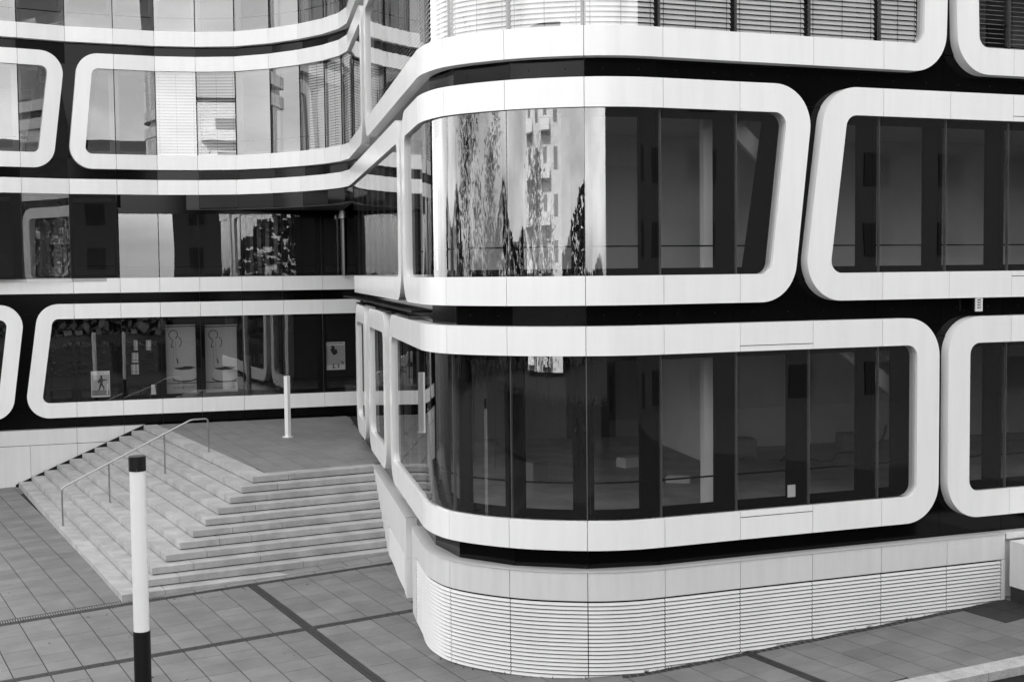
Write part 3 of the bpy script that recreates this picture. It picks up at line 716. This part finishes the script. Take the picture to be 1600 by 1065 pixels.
if rest.V: o = rest.build('distant_paving_slabs', 'paving', PAVE, 'stuff'); set_tone(o, [random.uniform(-1, 1) for _ in range(len(o.data.polygons) // 9)])
# dark paver strips, made of small setts laid in rows
def setts(u0, u1, v0, v1, nu, nv, name='dark_setts'):
    mb = MB()
    for i in range(nu):
        for j in range(nv):
            a, b = u0 + (u1 - u0) * i / nu, u0 + (u1 - u0) * (i + 1) / nu; c, d = v0 + (v1 - v0) * j / nv, v0 + (v1 - v0) * (j + 1) / nv
            if blocked(uv2p((a + b) / 2, (c + d) / 2)): continue
            V, F = tile_mesh([uv2p(a, c), uv2p(b, c), uv2p(b, d), uv2p(a, d)], None, None, g=.002, jit=random.uniform(-.002, .001)); mb.add(V, F)
    o = mb.build(name, 'paver_dark', PAVE, 'stuff')
setts(-9, 16, -.36, -.01, 60, 2)
setts(-9, 17, 6.76, 7.16, 64, 2)
setts(8.005, 8.32, .01, 6.75, 2, 22); setts(8.005, 8.32, 7.17, 19, 2, 38); setts(18.01, 18.29, 15, 23.2, 2, 26)
# strip of setts at the foot of the louvres
mb = MB()
for i in range(110):
    q = onwall(LO, 20.0) + i * .115; 
    if q > be - .1: break
    if LO.at(q).x < 1.5: continue
    P = [LO.at(q, .015), LO.at(q + .108, .015), LO.at(q + .108, .13), LO.at(q, .13)]
    V, F = tile_mesh([Vector((p.x, p.y)) for p in P], None, None, g=.002, top=.004); mb.add(V, F)
mb.build('edge_setts', 'paver_dark', PAVE, 'stuff')
# slot drain in front of the stairs
dr = MB()
for i in range(170):
    u0 = -9 + i * .083
    if u0 > 5: break
    V, F = tile_mesh([uv2p(u0, -.74), uv2p(u0 + .05, -.74), uv2p(u0 + .05, -.44), uv2p(u0, -.44)], None, None, g=.001); dr.add(V, F)
dr.build('drain_grate', 'mid_grey', PAVE, 'stuff')
for u0, u1 in ((5 + 1.15 * i, 6.14 + 1.15 * i) for i in range(9)):
    if blocked(uv2p(u1, -.6)): break
    V, F = tile_mesh([uv2p(u0, -.8), uv2p(u1, -.8), uv2p(u1, -.4), uv2p(u0, -.4)], None, None, g=.003); mesh('channel_cover', V, F, 'paving_light', PAVE)
for i in range(11):                             # pale slabs between channel and lowest step
    u0 = 4 + 1.02 * i
    P = [uv2p(u0, -.84), uv2p(u0 + 1.01, -.84), uv2p(u0 + 1.01, -3.2), uv2p(u0, -3.2)]; c = C0 + STEP * 9
    P = clip_poly(P, c - n2 * .02, n2)
    if len(P) < 3: continue
    m_ = sum(P, Vector((0, 0))) / len(P); s_ = LO.near(m_.x, m_.y); f_ = LO.at(s_).xy
    if (m_ - f_).dot(LO.at(s_, 1).xy - f_) < -.45: continue
    V, F = tile_mesh(P, None, None); mesh('paving_slab', V, F, 'paving_light', PAVE)
# kerb and road
KB = MB(); kerb = empty('kerb', (8, 17.5, .2)); del_ = None
kerb['kind'] = 'structure'
for i in range(24):
    u0 = 10 + 1.1 * i; u1 = u0 + 1.095; P = [uv2p(u0, kerbV(u0) + .01), uv2p(u1, kerbV(u1) + .01), uv2p(u1, kerbV(u1) + .80), uv2p(u0, kerbV(u0) + .80)]
    V, F = tile_mesh(P, None, None, g=.002, top=.004); V = [(x, y, z_ - (.13 if q < 4 else 0)) for q, (x, y, z_) in enumerate(V)]
    o = mesh('kerb_stone', V, F, 'kerb_stone', kerb); rel(o)
# one sheet of ground out to the horizon (asphalt street level)
xs = [-900, -300, -100, -50, -30] + [-20 + 2 * i for i in range(26)] + [40, 70, 150, 400, 900]
ys = [-900, -300, -100, -40, -20, -8, 0, 6, 10] + [12 + 2 * i for i in range(16)] + [50, 80, 200, 900]
V = [(x, y, gz(x, y) - .125) for x in xs for y in ys]; ny = len(ys)
F = [(i * ny + j, i * ny + j + 1, (i + 1) * ny + j + 1, (i + 1) * ny + j) for i in range(len(xs) - 1) for j in range(ny - 1)]
mesh('ground', V, F, 'asphalt', kind='structure')

# ------------------------------------------------------------------ things on the plaza
# handrail
p4 = Vector((-7.599, 31.64)); p1 = Vector((-10.648, 29.846))
posts = [(p1, ZL - 10 * RIS), (p1.lerp(p4, .31), ZL - 7 * RIS), (p1.lerp(p4, .69), ZL - 3 * RIS), (p4, ZL)]
HR = empty('handrail', (p1.x, p1.y, posts[0][1]), 'thin stainless steel handrail slanting up the left flight of the stairs', 'handrail')
bot = Vector((p1.x, p1.y, posts[0][1] + .90)); topp = Vector((p4.x, p4.y, ZL + .84)); dirr = (topp - bot); 
hz = Vector((p4.x - p1.x, p4.y - p1.y, 0)).normalized(); kn = topp - hz * .42; kn.z = topp.z
def bez(a, b, c, n=6): return [a * (1 - t) ** 2 + b * 2 * t * (1 - t) + c * t * t for t in [i / n for i in range(n + 1)]]
sl = (kn - bot).normalized(); P = [bot + Vector((0, 0, -.12))] + bez(bot + Vector((0, 0, -.08)), bot, bot + sl * .08) + bez(kn - sl * .08, kn, kn + hz * .08) + bez(topp - hz * .08, topp, topp - Vector((0, 0, .08)))
mb = MB(); mb.tube(P, .0215, 12); mb.build('rail', 'steel', HR, smooth=True)
for i, (q, zb_) in enumerate(posts):
    if i == 0: zt_ = bot.z - .1
    elif i == 3: zt_ = topp.z - .07
    else:
        t = (Vector((q.x, q.y, 0)) - Vector((bot.x, bot.y, 0))).length / (Vector((kn.x, kn.y, 0)) - Vector((bot.x, bot.y, 0))).length; zt_ = bot.z + (kn.z - bot.z) * t - .01
    mb = MB(); mb.cyl((q.x, q.y, zb_), (q.x, q.y, zt_), .02, 14); mb.cyl((q.x, q.y, zb_), (q.x, q.y, zb_ + .008), .04, 14); mb.build('post', 'steel', HR, smooth=True)
# tall light column in the foreground
lx, ly = -5.0, 16.85; zg = gz(lx, ly)
LC = empty('light_column', (lx, ly, zg), 'tall round light column with black cap and white diffuser in front of the stairs', 'lamp')
zt_ = -2.40 + H; zc = -2.597 + H; zd = -4.75 + H
mb = MB(); mb.cyl((lx, ly, zc), (lx, ly, zt_ - .006), .1125, 40); mb.cyl((lx, ly, zt_ - .006), (lx, ly, zt_), .1125, 40, r2=.105); mb.build('cap', 'lamp_dark', LC, smooth=True)
mb = MB(); mb.cyl((lx, ly, zd), (lx, ly, zc), .1035, 40); mb.build('diffuser', 'lamp_white', LC, smooth=True)
mb = MB(); mb.cyl((lx, ly, zg), (lx, ly, zd), .112, 40); mb.cyl((lx, ly, zg), (lx, ly, zg + .02), .16, 40); mb.build('shaft', 'lamp_dark', LC, smooth=True)
mb = MB(); mb.cyl((lx + .02, ly - .109, zc + .02), (lx + .02, ly - .114, zc + .02), .006, 10); mb.build('screw', 'steel', LC)
# white column on the landing
cx, cy = -6.10, 34.4
WC = empty('white_column', (cx, cy, ZL), 'slim white faceted column standing alone on the tiled landing', 'column')
mb = MB(); mb.cyl((cx, cy, ZL + .02), (cx, cy, -2.775 + H), .092, 6); mb.build('shaft', 'white_paint', WC)
mb = MB(); mb.cyl((cx, cy, ZL), (cx, cy, ZL + .022), .15, 24); mb.build('foot_plate', 'white_paint', WC)
# white rendered wall at the right edge with dark plinth
bw0 = Vector((8.19, 20.97)); dr_ = Vector((.35, -.937)); dl = Vector((.937, .35))
BW_ = empty('rendered_wall', (bw0.x, bw0.y, gz(bw0.x, bw0.y)), 'low white rendered wall with dark plinth jutting out at the far right end of the louvres', 'wall')
poly = [bw0 + dr_ * .06, bw0 + dr_ * 1.9, bw0 + dr_ * 1.9 + dl * 1.6, bw0 + dl * 1.6 + dr_ * .06]
mb = MB(); mb.prism(poly, -5.30 + H, -4.545 + H); mb.build('wall_face', 'white_base', BW_)
c = sum(poly, Vector((0, 0))) / 4; poly2 = [c + (p - c) * .985 for p in poly]
mb = MB(); mb.prism(poly2, -5.85 + H, -5.30 + H); mb.build('plinth', 'paver_dark', BW_)
# small white number-like bracket sign hanging under the first-floor frame at right
sg = Vector((7.62, 20.78)); fd = Vector((.937, .350)); nd = Vector((.35, -.937))
SG = empty('vent_plate', (sg.x, sg.y, -.73 + H), 'small white slotted plate fixed to the black band under the right window frame', 'plate')
def fb(mb, u0, u1, z0_, z1_, off, t):
    P = [sg + fd * u0 + nd * off, sg + fd * u1 + nd * off, sg + fd * u1 + nd * (off - t), sg + fd * u0 + nd * (off - t)]; mb.prism(P, z0_ + H, z1_ + H)
mb = MB(); fb(mb, -.065, -.04, -.715, -.522, .0, .03); fb(mb, .04, .065, -.715, -.522, 0, .03); fb(mb, -.065, .065, -.74, -.715, 0, .03); mb.build('frame', 'white_paint', SG)
for k in range(5):
    mb = MB(); fb(mb, -.024, .024, -.713 + .042 * k, -.690 + .042 * k, -.005, .02); mb.build('rung', 'white_paint', SG)
mb = MB(); fb(mb, -.04, .04, -.715, -.522, -.03, .1); mb.build('back_plate', 'black_matt', SG)

# ------------------------------------------------------------------ posters and shelf things behind the left ground-floor glass
fdl = Vector((.945, .328)); ndl = Vector((.328, -.945))
def seg(x): return Vector((x, 37.03 + (x + 12.7) * .3170)) 
def unproj(xp, yp, behind):
    """point on the plane 'behind' metres inside the left ground-floor glass seen at a photo pixel"""
    d = fwd + rt * ((xp - 800) / 1993.5) - up * ((yp - 532.5) / 1993.5); a = Vector((-12.7, 37.03)) - ndl * behind
    t = a.dot(ndl) / (d.x * ndl.x + d.y * ndl.y); p = d * t; return Vector((p.x, p.y, p.z + H))
def flat(poly, off, th, base):                  # polygon in (u,z) on a board plane
    n = len(poly); V = []
    for o_ in (off, off - th):
        for u, z_ in poly: q = Vector((base.x, base.y)) + fdl * u + ndl * o_; V.append((q.x, q.y, base.z + z_))
    return V, [list(range(n)), list(range(n, 2 * n))] + [(i, (i + 1) % n, n + (i + 1) % n, n + i) for i in range(n)]
def line(pts, wd, off, base):
    mb = MB()
    for (a, b) in zip(pts, pts[1:]):
        a = Vector(a); b = Vector(b); d = (b - a); n = Vector((-d.y, d.x)).normalized() * wd / 2; d = d.normalized() * wd * .2
        V, F = flat([a - d + n, b + d + n, b + d - n, a - d - n], off, .001, base); mb.add(V, F)
    return mb
def text(body, size, u, z_, off, base, m, parent, sx_=1):
    cu = bpy.data.curves.new('lettering', 'FONT'); cu.body = body; cu.size = size; cu.align_x = 'CENTER'; cu.fill_mode = 'FRONT'
    o = bpy.data.objects.new('tmp', cu); COL.objects.link(o); bpy.context.view_layer.update()
    me = bpy.data.meshes.new_from_object(o.evaluated_get(bpy.context.evaluated_depsgraph_get())); COL.objects.unlink(o); bpy.data.objects.remove(o)
    for v in me.vertices:
        q = Vector((base.x, base.y)) + fdl * (u + v.co.x * sx_) + ndl * off; v.co = (q.x, q.y, base.z + z_ + v.co.y)
    me.materials.clear(); l = link('lettering', me, m, parent); rel(l)
def addp(t, name, m, parent): o = mesh(name, t.V, t.F, m, parent); return rel(o)
def pl_poster(x0, x1, y0, y1, label, cutline):
    b = unproj((x0 + x1) / 2, y1, .55); tl = unproj(x0, y0, .55); br = unproj(x1, y1, .55)
    wd = (Vector((br.x, br.y)) - Vector((tl.x, tl.y))).length; hh = tl.z - b.z
    e = empty('poster', b, label, 'poster', 'roller posters in the ground-floor windows')
    t = MB(); t.add(*flat([(-wd / 2, 0), (wd / 2, 0), (wd / 2, hh), (-wd / 2, hh)], 0, .01, b)); addp(t, 'sheet', 'poster_grey', e)
    t = MB(); t.add(*flat([(-wd / 2 - .08, hh + .03), (wd / 2 + .08, hh + .03), (wd / 2 + .08, hh + .065), (-wd / 2 - .08, hh + .065)], .03, .04, b)); addp(t, 'top_rail', 'cap_grey', e)
    X = lambda u: (u - .5) * wd; Zz = lambda v: v * hh
    c = [(X(.27 + .14 * math.cos(a)), Zz(.885 + .065 * math.sin(a))) for a in [R(d) for d in range(-60, 230, 15)]]
    addp(line(c + [(X(.25), Zz(.80)), (X(.20), Zz(.70)), (X(.27), Zz(.70))], .022, .003, b), 'handle_loop', 'ink', e)
    c = [(X(.42 + .11 * math.cos(a)), Zz(.77 + .075 * math.sin(a))) for a in [R(d) for d in range(80, -75, -15)]]
    addp(line(c, .02, .004, b), 'handle_loop', 'ink', e)
    addp(line([(X(.34), Zz(.78)), (X(.35), Zz(.58)), (X(.40), Zz(.40))], .012, .003, b), 'strap', 'mid_grey', e)
    addp(line([(X(.375), Zz(.52)), (X(.41), Zz(.46))], .035, .004, b), 'grip', 'ink', e)
    addp(line([(X(.26), Zz(.72)), (X(.27), Zz(.40))], .012, .003, b), 'upright', 'mid_grey', e)
    arc_ = lambda cx_, cz, rx, rz, a0, a1: [(X(cx_ + rx * math.cos(R(a))), Zz(cz + rz * math.sin(R(a)))) for a in range(a0, a1 + 1, 10)]
    t = MB(); t.add(*flat(arc_(.62, .235, .38, .055, 180, 350) + [(X(.985), Zz(.36)), (X(.28), Zz(.37)), (X(.22), Zz(.30))], .003, .002, b)); addp(t, 'machine_base', 'cap_grey', e)
    t = MB(); t.add(*flat([(X(.28), Zz(.385)), (X(.55), Zz(.395)), (X(.60), Zz(.405)), (X(.80), Zz(.405)), (X(.985), Zz(.385)), (X(.8), Zz(.355)), (X(.5), Zz(.35)), (X(.33), Zz(.365))], .005, .002, b)); addp(t, 'platform', 'ink', e)
    addp(line(arc_(.62, .235, .40, .06, 185, 345), .035, .006, b), 'shadow_edge', 'ink', e)
    text('POWER', hh * .038, X(.42), Zz(.07), .004, b, 'ink', e, 1.25); text('PLATE', hh * .038, X(.80), Zz(.07), .004, b, 'ink', e, 1.15)
    addp(line([(X(.61 + .04 * math.cos(R(a))), Zz(.085 + .022 * math.sin(R(a)))) for a in range(0, 301, 30)], .008, .004, b), 'emblem', 'ink', e)
    if cutline: addp(line([(X(0), Zz(.185)), (X(1), Zz(.19))], .012, .006, b), 'guard_shadow', 'ink', e)
pl_poster(258.5, 309, 511, 614, 'grey roller poster of an exercise machine, left of the two POWER PLATE posters', True)
pl_poster(320.5, 373, 511, 614, 'grey roller poster of an exercise machine, right of the two POWER PLATE posters', False)
def sheet_poster(x0, x1, y0, y1, label):
    b = unproj((x0 + x1) / 2, y1, .2); tl = unproj(x0, y0, .2); br = unproj(x1, y1, .2)
    wd = (Vector((br.x, br.y)) - Vector((tl.x, tl.y))).length; hh = tl.z - b.z
    e = empty('poster', b, label, 'poster', 'small white paper posters in the ground-floor windows')
    t = MB(); t.add(*flat([(-wd / 2, 0), (wd / 2, 0), (wd / 2, hh), (-wd / 2, hh)], 0, .004, b)); addp(t, 'sheet', 'paper', e)
    return b, wd, hh, e, (lambda u: (u - .5) * wd), (lambda v: v * hh)
b, wd, hh, e, X, Zz = sheet_poster(142.5, 173, 580, 620, 'white paper poster with a striding woman, behind the leftmost ground-floor glass')
text('my body, my', hh * .075, X(.42), Zz(.91), .002, b, 'ink', e)
t = MB(); t.add(*flat([(X(.03), Zz(.14)), (X(.97), Zz(.14)), (X(.97), Zz(.86)), (X(.03), Zz(.86))], .001, .001, b)); addp(t, 'picture', 'poster_grey', e)
t = MB(); t.add(*flat([(X(.03), Zz(.06)), (X(.97), Zz(.06)), (X(.97), Zz(.26)), (X(.03), Zz(.26))], .002, .001, b)); addp(t, 'picture_ground', 'mid_grey', e)
fig = [(.50, .84), (.58, .84), (.61, .76), (.60, .71), (.66, .68), (.86, .67), (.86, .64), (.64, .63), (.61, .55), (.62, .47), (.70, .38), (.68, .26), (.64, .26), (.64, .36), (.54, .44), (.44, .26), (.33, .23), (.33, .26), (.40, .30), (.44, .47), (.47, .56), (.38, .53), (.34, .61), (.44, .70), (.48, .72)]
t = MB(); t.add(*flat([(X(u), Zz(v)) for u, v in fig], .004, .001, b)); addp(t, 'printed_figure', 'ink', e)
addp(line([(X(.88), Zz(.5)), (X(.84), Zz(.1))], .03, .004, b), 'printed_post', 'paper', e)
b, wd, hh, e, X, Zz = sheet_poster(509.5, 540, 534.5, 577.5, 'white paper poster with a dark crouching figure, beside the entrance corner')
t = MB()
for i in range(14): t.add(*flat([(X(.09 + .06 * i), Zz(.935)), (X(.14 + .06 * i), Zz(.935)), (X(.14 + .06 * i), Zz(.962)), (X(.09 + .06 * i), Zz(.962))], .002, .001, b))
addp(t, 'heading', 'ink', e)
t = MB(); t.add(*flat([(X(.02), Zz(.18)), (X(.98), Zz(.18)), (X(.98), Zz(.88)), (X(.02), Zz(.88))], .001, .001, b)); addp(t, 'picture', 'poster_grey', e)
t = MB(); t.add(*flat([(X(u), Zz(v)) for u, v in [(.28, .88), (.40, .88), (.46, .82), (.47, .74), (.58, .73), (.60, .60), (.50, .55), (.38, .53), (.34, .58), (.25, .68), (.24, .75), (.30, .79)]], .003, .001, b)); addp(t, 'printed_figure', 'ink', e)
for pts in ([(.39, .22), (.37, .12), (.34, .08), (.47, .08)], [(.63, .20), (.68, .11), (.60, .08)], [(.78, .29), (.88, .27), (.88, .20)]): addp(line([(X(u), Zz(v)) for u, v in pts], .03, .003, b), 'printed_shoe', 'ink', e)
# binders on shelves
SH = empty('shelf_unit', unproj(214, 614, 1.0), 'dark shelf unit of binders behind the third ground-floor window bay', 'shelf')
p0, p1_ = unproj(199, 614, 1.0), unproj(243, 614, 1.0); az = math.atan2(fdl.y, fdl.x)
for yy in (547, 567, 584.5, 600):
    q = unproj(221, yy, 1.0); mb = MB(); mb.box((q.x, q.y, q.z), .85, .3, .02, az); mb.build('shelf_board', 'black_matt', SH)
for xx in (199, 219, 243):
    q = unproj(xx, 580, 1.0); mb = MB(); mb.box((q.x, q.y, q.z), .02, .3, 1.5, az); mb.build('upright', 'black_matt', SH)
kk = 0
for (x0, x1, yb, n) in ((209, 215, 546.5, 2), (228, 236, 546.5, 3), (206, 216, 566, 4), (205, 217, 584, 4)):
    for i in range(n):
        q = unproj(x0 + (x1 - x0) * (i + .5) / n, yb, .93); w_ = (x1 - x0) / n * .0188
        e = empty('binder', q, '%s office binder, %s in the row on the %s' % ('white' if i % 2 else 'grey', ['leftmost', 'second', 'third', 'rightmost'][i if i < n - 1 else 3], ['top shelf left of the upright', 'top shelf right of the upright', 'middle shelf', 'lower shelf'][kk]), 'binder', 'binders on shelf %s' % ['top left', 'top right', 'middle', 'lower'][kk])
        mb = MB(); mb.box((q.x, q.y, q.z + .15), w_ * .86, .26, .3, az); mb.build('cover', 'paper' if i % 2 else 'cap_grey', e)
        mb = MB(); mb.cyl((q.x + ndl.x * .131, q.y + ndl.y * .131, q.z + .08), (q.x + ndl.x * .134, q.y + ndl.y * .134, q.z + .08), .014, 10); mb.build('finger_hole', 'ink', e)
    kk += 1
q = unproj(240, 618, .6); e = empty('paper_bag', q, 'crumpled white paper bag on the sill behind the third ground-floor bay', 'bag')
mb = MB(); mb.add([(q.x - .08, q.y, q.z), (q.x + .09, q.y, q.z), (q.x + .08, q.y + .1, q.z), (q.x - .07, q.y + .1, q.z), (q.x - .06, q.y, q.z + .36), (q.x + .05, q.y - .01, q.z + .33), (q.x + .06, q.y + .1, q.z + .36), (q.x - .05, q.y + .09, q.z + .31)], [(0, 1, 2, 3), (4, 5, 6, 7), (0, 1, 5, 4), (1, 2, 6, 5), (2, 3, 7, 6), (3, 0, 4, 7)]); mb.build('bag_body', 'paper', e)

sp = sx(LO, 4.33); mb = MB(); V, F = quadstrip(LO, sp - .07, sp + .07, Z['H0'] + .14, Z['H0'] + .33, -.068, .004); o = mesh('notice', V, F, 'paper'); o['label'] = 'small blank white notice stuck low on the lower right window'; o['category'] = 'notice'
for k, (x, y, sx_, sy_, sz_, az_, nm, lb, ct, m_) in enumerate((
    (2.25, 24.2, .5, .28, .16, .6, 'timber_block', 'pale timber block lying on the floor of the empty ground-floor room, near the corner windows', 'timber', 'cap_grey'),
    (2.9, 22.3, .42, .2, .10, -.2, 'timber_block', 'flat pale timber block on the room floor beside the white inner column', 'timber', 'cap_grey'),
    (.35, 22.6, .45, .35, .35, .9, 'cardboard_box', 'grey box standing on the floor behind the curved corner glass', 'box', 'mid_grey'),
    (4.5, 25.3, .6, .4, .35, .3, 'tool_crate', 'dark crate on the room floor near the back wall, left of the raking strut', 'crate', 'mid_grey'),
    (7.0, 26.3, .5, .4, .3, .1, 'tool_crate', 'dark low crate on the room floor behind the rightmost bay of the big lower window', 'crate', 'mid_grey'))):
    E_ = empty(nm, (x, y, gF0), lb, ct); mb = MB(); mb.box((x, y, gF0 + sz_ / 2), sx_, sy_, sz_, az_); mb.build('body', m_, E_)
    mb = MB(); mb.box((x, y, gF0 + sz_ + .012), sx_ * .94, sy_ * .94, .02, az_); mb.build('top_board', m_, E_)
cb = [Vector((5.2 + .9 * t_, 24.6 + .5 * math.sin(t_ * 5) + t_ * .3, gF0 + .02 + (.9 * max(0, t_ - 1.6) ** 2))) for t_ in [k / 12 for k in range(30)]]
mb = MB(); mb.tube(cb, .018, 6); o = mb.build('cable', 'ink'); o['label'] = 'loose black cable trailing across the room floor and up the back wall'; o['category'] = 'cable'
# ------------------------------------------------------------------ what stands behind the camera (seen only mirrored in the glass)
def tree(x, y, h, r, label, seed):
    rn = random.Random(seed); z0 = gz(x, y) - .12; T = empty('street_tree', (x, y, z0), label, 'tree', 'street trees across the road')
    mb = MB(); mb.cyl((x, y, z0), (x + .1, y, z0 + h * .5), .17, 10, r2=.09)
    for k in range(6):
        a = rn.random() * 6.28; mb.cyl((x + .05, y, z0 + h * (.3 + .05 * k)), (x + math.cos(a) * r * .6, y + math.sin(a) * r * .6, z0 + h * (.55 + .06 * k)), .06, 6, r2=.02)
    mb.build('trunk', 'bark', T); mb = MB(); V = []; F = []
    for k in range(3200):
        cl = rn.randrange(26); rc = random.Random(seed * 100 + cl); a = rc.random() * 6.28; q = Vector((math.cos(a) * r * rc.random() * .85, math.sin(a) * r * rc.random() * .85, h * (.35 + .6 * rc.random())))
        q += Vector((rn.gauss(0, 1), rn.gauss(0, 1), rn.gauss(0, 1))) * r * .2; s_ = .09 + .07 * rn.random(); d = Vector((rn.gauss(0, 1), rn.gauss(0, 1), rn.gauss(0, 1))).normalized(); e_ = d.orthogonal().normalized() * s_; f_ = d.cross(e_)
        c = Vector((x, y, z0)) + q; i = len(V); V += [c - e_, c - f_ * .6, c + e_, c + f_ * .6]; F.append((i, i + 1, i + 2, i + 3))
    o = mesh('crown', V, F, 'leaf', T, recalc=False); rel(o)
tree(-13, -4, 11, 3.4, 'leafy street tree across the road, mirrored left of the pale tower', 1)
tree(-14, -15, 9, 4.0, 'smaller leafy street tree mirrored right of the pale tower', 2)
tree(-22, 6, 12, 3.2, 'large leafy tree at the left across the plaza', 3)
tree(-17, 14, 13, 3.6, 'leafy tree at the left edge of the plaza, mirrored in the curved corner glass', 4)
def hedge(pts, h, th, label):
    rn = random.Random(11); T = empty('hedge', (pts[0][0], pts[0][1], .0), label, 'hedge'); V = []; F = []; core = MB()
    for a, b in zip(pts, pts[1:]):
        a = Vector(a); b = Vector(b); d = b - a; c = (a + b) / 2; z0 = -.75; core.box((c.x, c.y, z0 + h / 2), d.length, th * .7, h * .94, math.atan2(d.y, d.x)); nn = Vector((-d.y, d.x)).normalized()
        for k in range(int(d.length * 170)):
            q = a.lerp(b, rn.random()) + nn * rn.choice((-1, 1)) * th * .5 * rn.uniform(.75, 1.1); z_ = z0 + h * rn.random() * 1.05
            if rn.random() < .3: q = a.lerp(b, rn.random()) + nn * th * rn.uniform(-.5, .5); z_ = z0 + h * rn.uniform(.95, 1.08)
            s_ = rn.uniform(.05, .11); e_ = Vector((rn.gauss(0, 1), rn.gauss(0, 1), rn.gauss(0, 1))).normalized() * s_; f_ = e_.orthogonal().normalized() * s_ * .7; c_ = Vector((q.x, q.y, z_)); i = len(V)
            V += [c_ - e_, c_ - f_, c_ + e_, c_ + f_]; F.append((i, i + 1, i + 2, i + 3))
    o = mesh('foliage', V, F, 'leaf', T, recalc=False); rel(o); core.build('stems', 'bark', T)
hedge([(-30, 4), (-16, -3), (2, -6), (7, -5)], 2.3, 1.2, 'long clipped hedge added behind the camera to darken the low reflections')  # unseen, added so the ground-floor glass mirrors something dark
def house(name, c, w_, d_, h_, az_, m, label, cols, rows):
    zb = -6.6 + H; B = empty(name, (c[0], c[1], zb), label, 'building'); mb = MB(); mb.box((c[0], c[1], zb + h_ / 2), w_, d_, h_, az_); mb.build('wall', m, B)
    ux = Vector((math.cos(az_), math.sin(az_))); uy = Vector((-ux.y, ux.x))
    for i in range(cols):
        for j in range(rows):
            q = Vector(c) + ux * ((i + .5) / cols - .5) * w_ + uy * (d_ / 2); mb = MB(); mb.box((q.x, q.y, zb + 1.8 + j * 3), w_ / cols * .36, .12, 1.4, az_); mb.build('window', 'mid_grey' if m == 'tower_wall' else 'dark_frame', B)
            if i % 2 == 0 and m == 'tower_wall':
                mb = MB(); q2 = q + uy * .6; mb.box((q2.x, q2.y, zb + .9 + j * 3), w_ / cols * .9, 1.2, .9, az_); mb.build('balcony', 'white_paint', B)
    mb = MB(); mb.box((c[0], c[1], zb + h_ + .15), w_ + .4, d_ + .4, .3, az_); mb.build('roof', 'dark_wall', B)
house('apartment_tower', (-30, -44), 22, 12, 22, R(-20), 'tower_wall', 'sunlit pale apartment tower with balconies behind the street trees', 4, 7)
house('street_building', (30, -8), 44, 10, 15.5, R(24), 'dark_wall', 'long dark building across the street from the curved facade', 12, 5)
house('added_block', (45, -7), 36, 12, 24, R(60), 'dark_wall', 'tall dark block added out of view to keep sky out of the right panes', 8, 9)  # unseen block added to darken reflections in the right-hand glass

# far belt of trees on the skyline, one unbroken mass
rn = random.Random(21); V = []; F = []
for k in range(20000):
    t = rn.random(); a = R(-205 + 170 * t); hh = 7.5 + 3 * math.sin(t * 23) + 2 * math.sin(t * 61 + 1); rr = 62 + rn.gauss(0, 1.5)
    c_ = Vector((rr * math.cos(a), 8 + rr * math.sin(a), -1 + (hh + 1) * rn.random() ** .8)); s_ = rn.uniform(.3, .7); e_ = Vector((rn.gauss(0, 1), rn.gauss(0, 1), rn.gauss(0, 1))).normalized() * s_; f_ = e_.orthogonal().normalized() * s_ * .7; i = len(V)
    V += [c_ - e_, c_ - f_, c_ + e_, c_ + f_]; F.append((i, i + 1, i + 2, i + 3))
mesh('distant_trees', V, F, 'leaf', None, 'stuff', recalc=False)
# fallen leaves and weeds: too many and too small to count
rn = random.Random(5); mb = MB()
for k in range(90):
    u, v = rn.uniform(-6, 24), rn.choice([rn.uniform(-12, 20), rn.gauss(0, .5), rn.uniform(0, 12)]); p = uv2p(u, v)
    if blocked(p) or v > kerbV(u) - .3: continue
    s_ = rn.uniform(.012, .035); a = rn.random() * 6.28; z_ = gz(p.x, p.y) + .004; V = []
    for t in range(5): aa = a + t * 1.2566; rr = s_ * rn.uniform(.5, 1.2); V.append((p.x + math.cos(aa) * rr, p.y + math.sin(aa) * rr, z_ + rn.uniform(0, .012)))
    mb.add(V, [(0, 1, 2, 3, 4)])
o = mb.build('fallen_leaves', 'ink', None, 'stuff')
mb = MB()
for k in range(60):
    q = rn.choice([rn.uniform(onwall(LO, 20.5), be), rn.choice([sx(LO, 1.9), sx(LO, 2.3), sx(LO, 4.1), sx(LO, 5.6), sx(LO, 6.3)]) + rn.gauss(0, .04)]); p = LO.at(q, rn.uniform(.01, .07)); z_ = gz(p.x, p.y)
    for t in range(4):
        a = rn.random() * 6.28; l = rn.uniform(.02, .07); mb.add([(p.x, p.y, z_), (p.x + .006, p.y, z_), (p.x + math.cos(a) * l * .5, p.y + math.sin(a) * l * .5, z_ + l)], [(0, 1, 2)])
mb.build('weeds', 'ink', None, 'stuff')
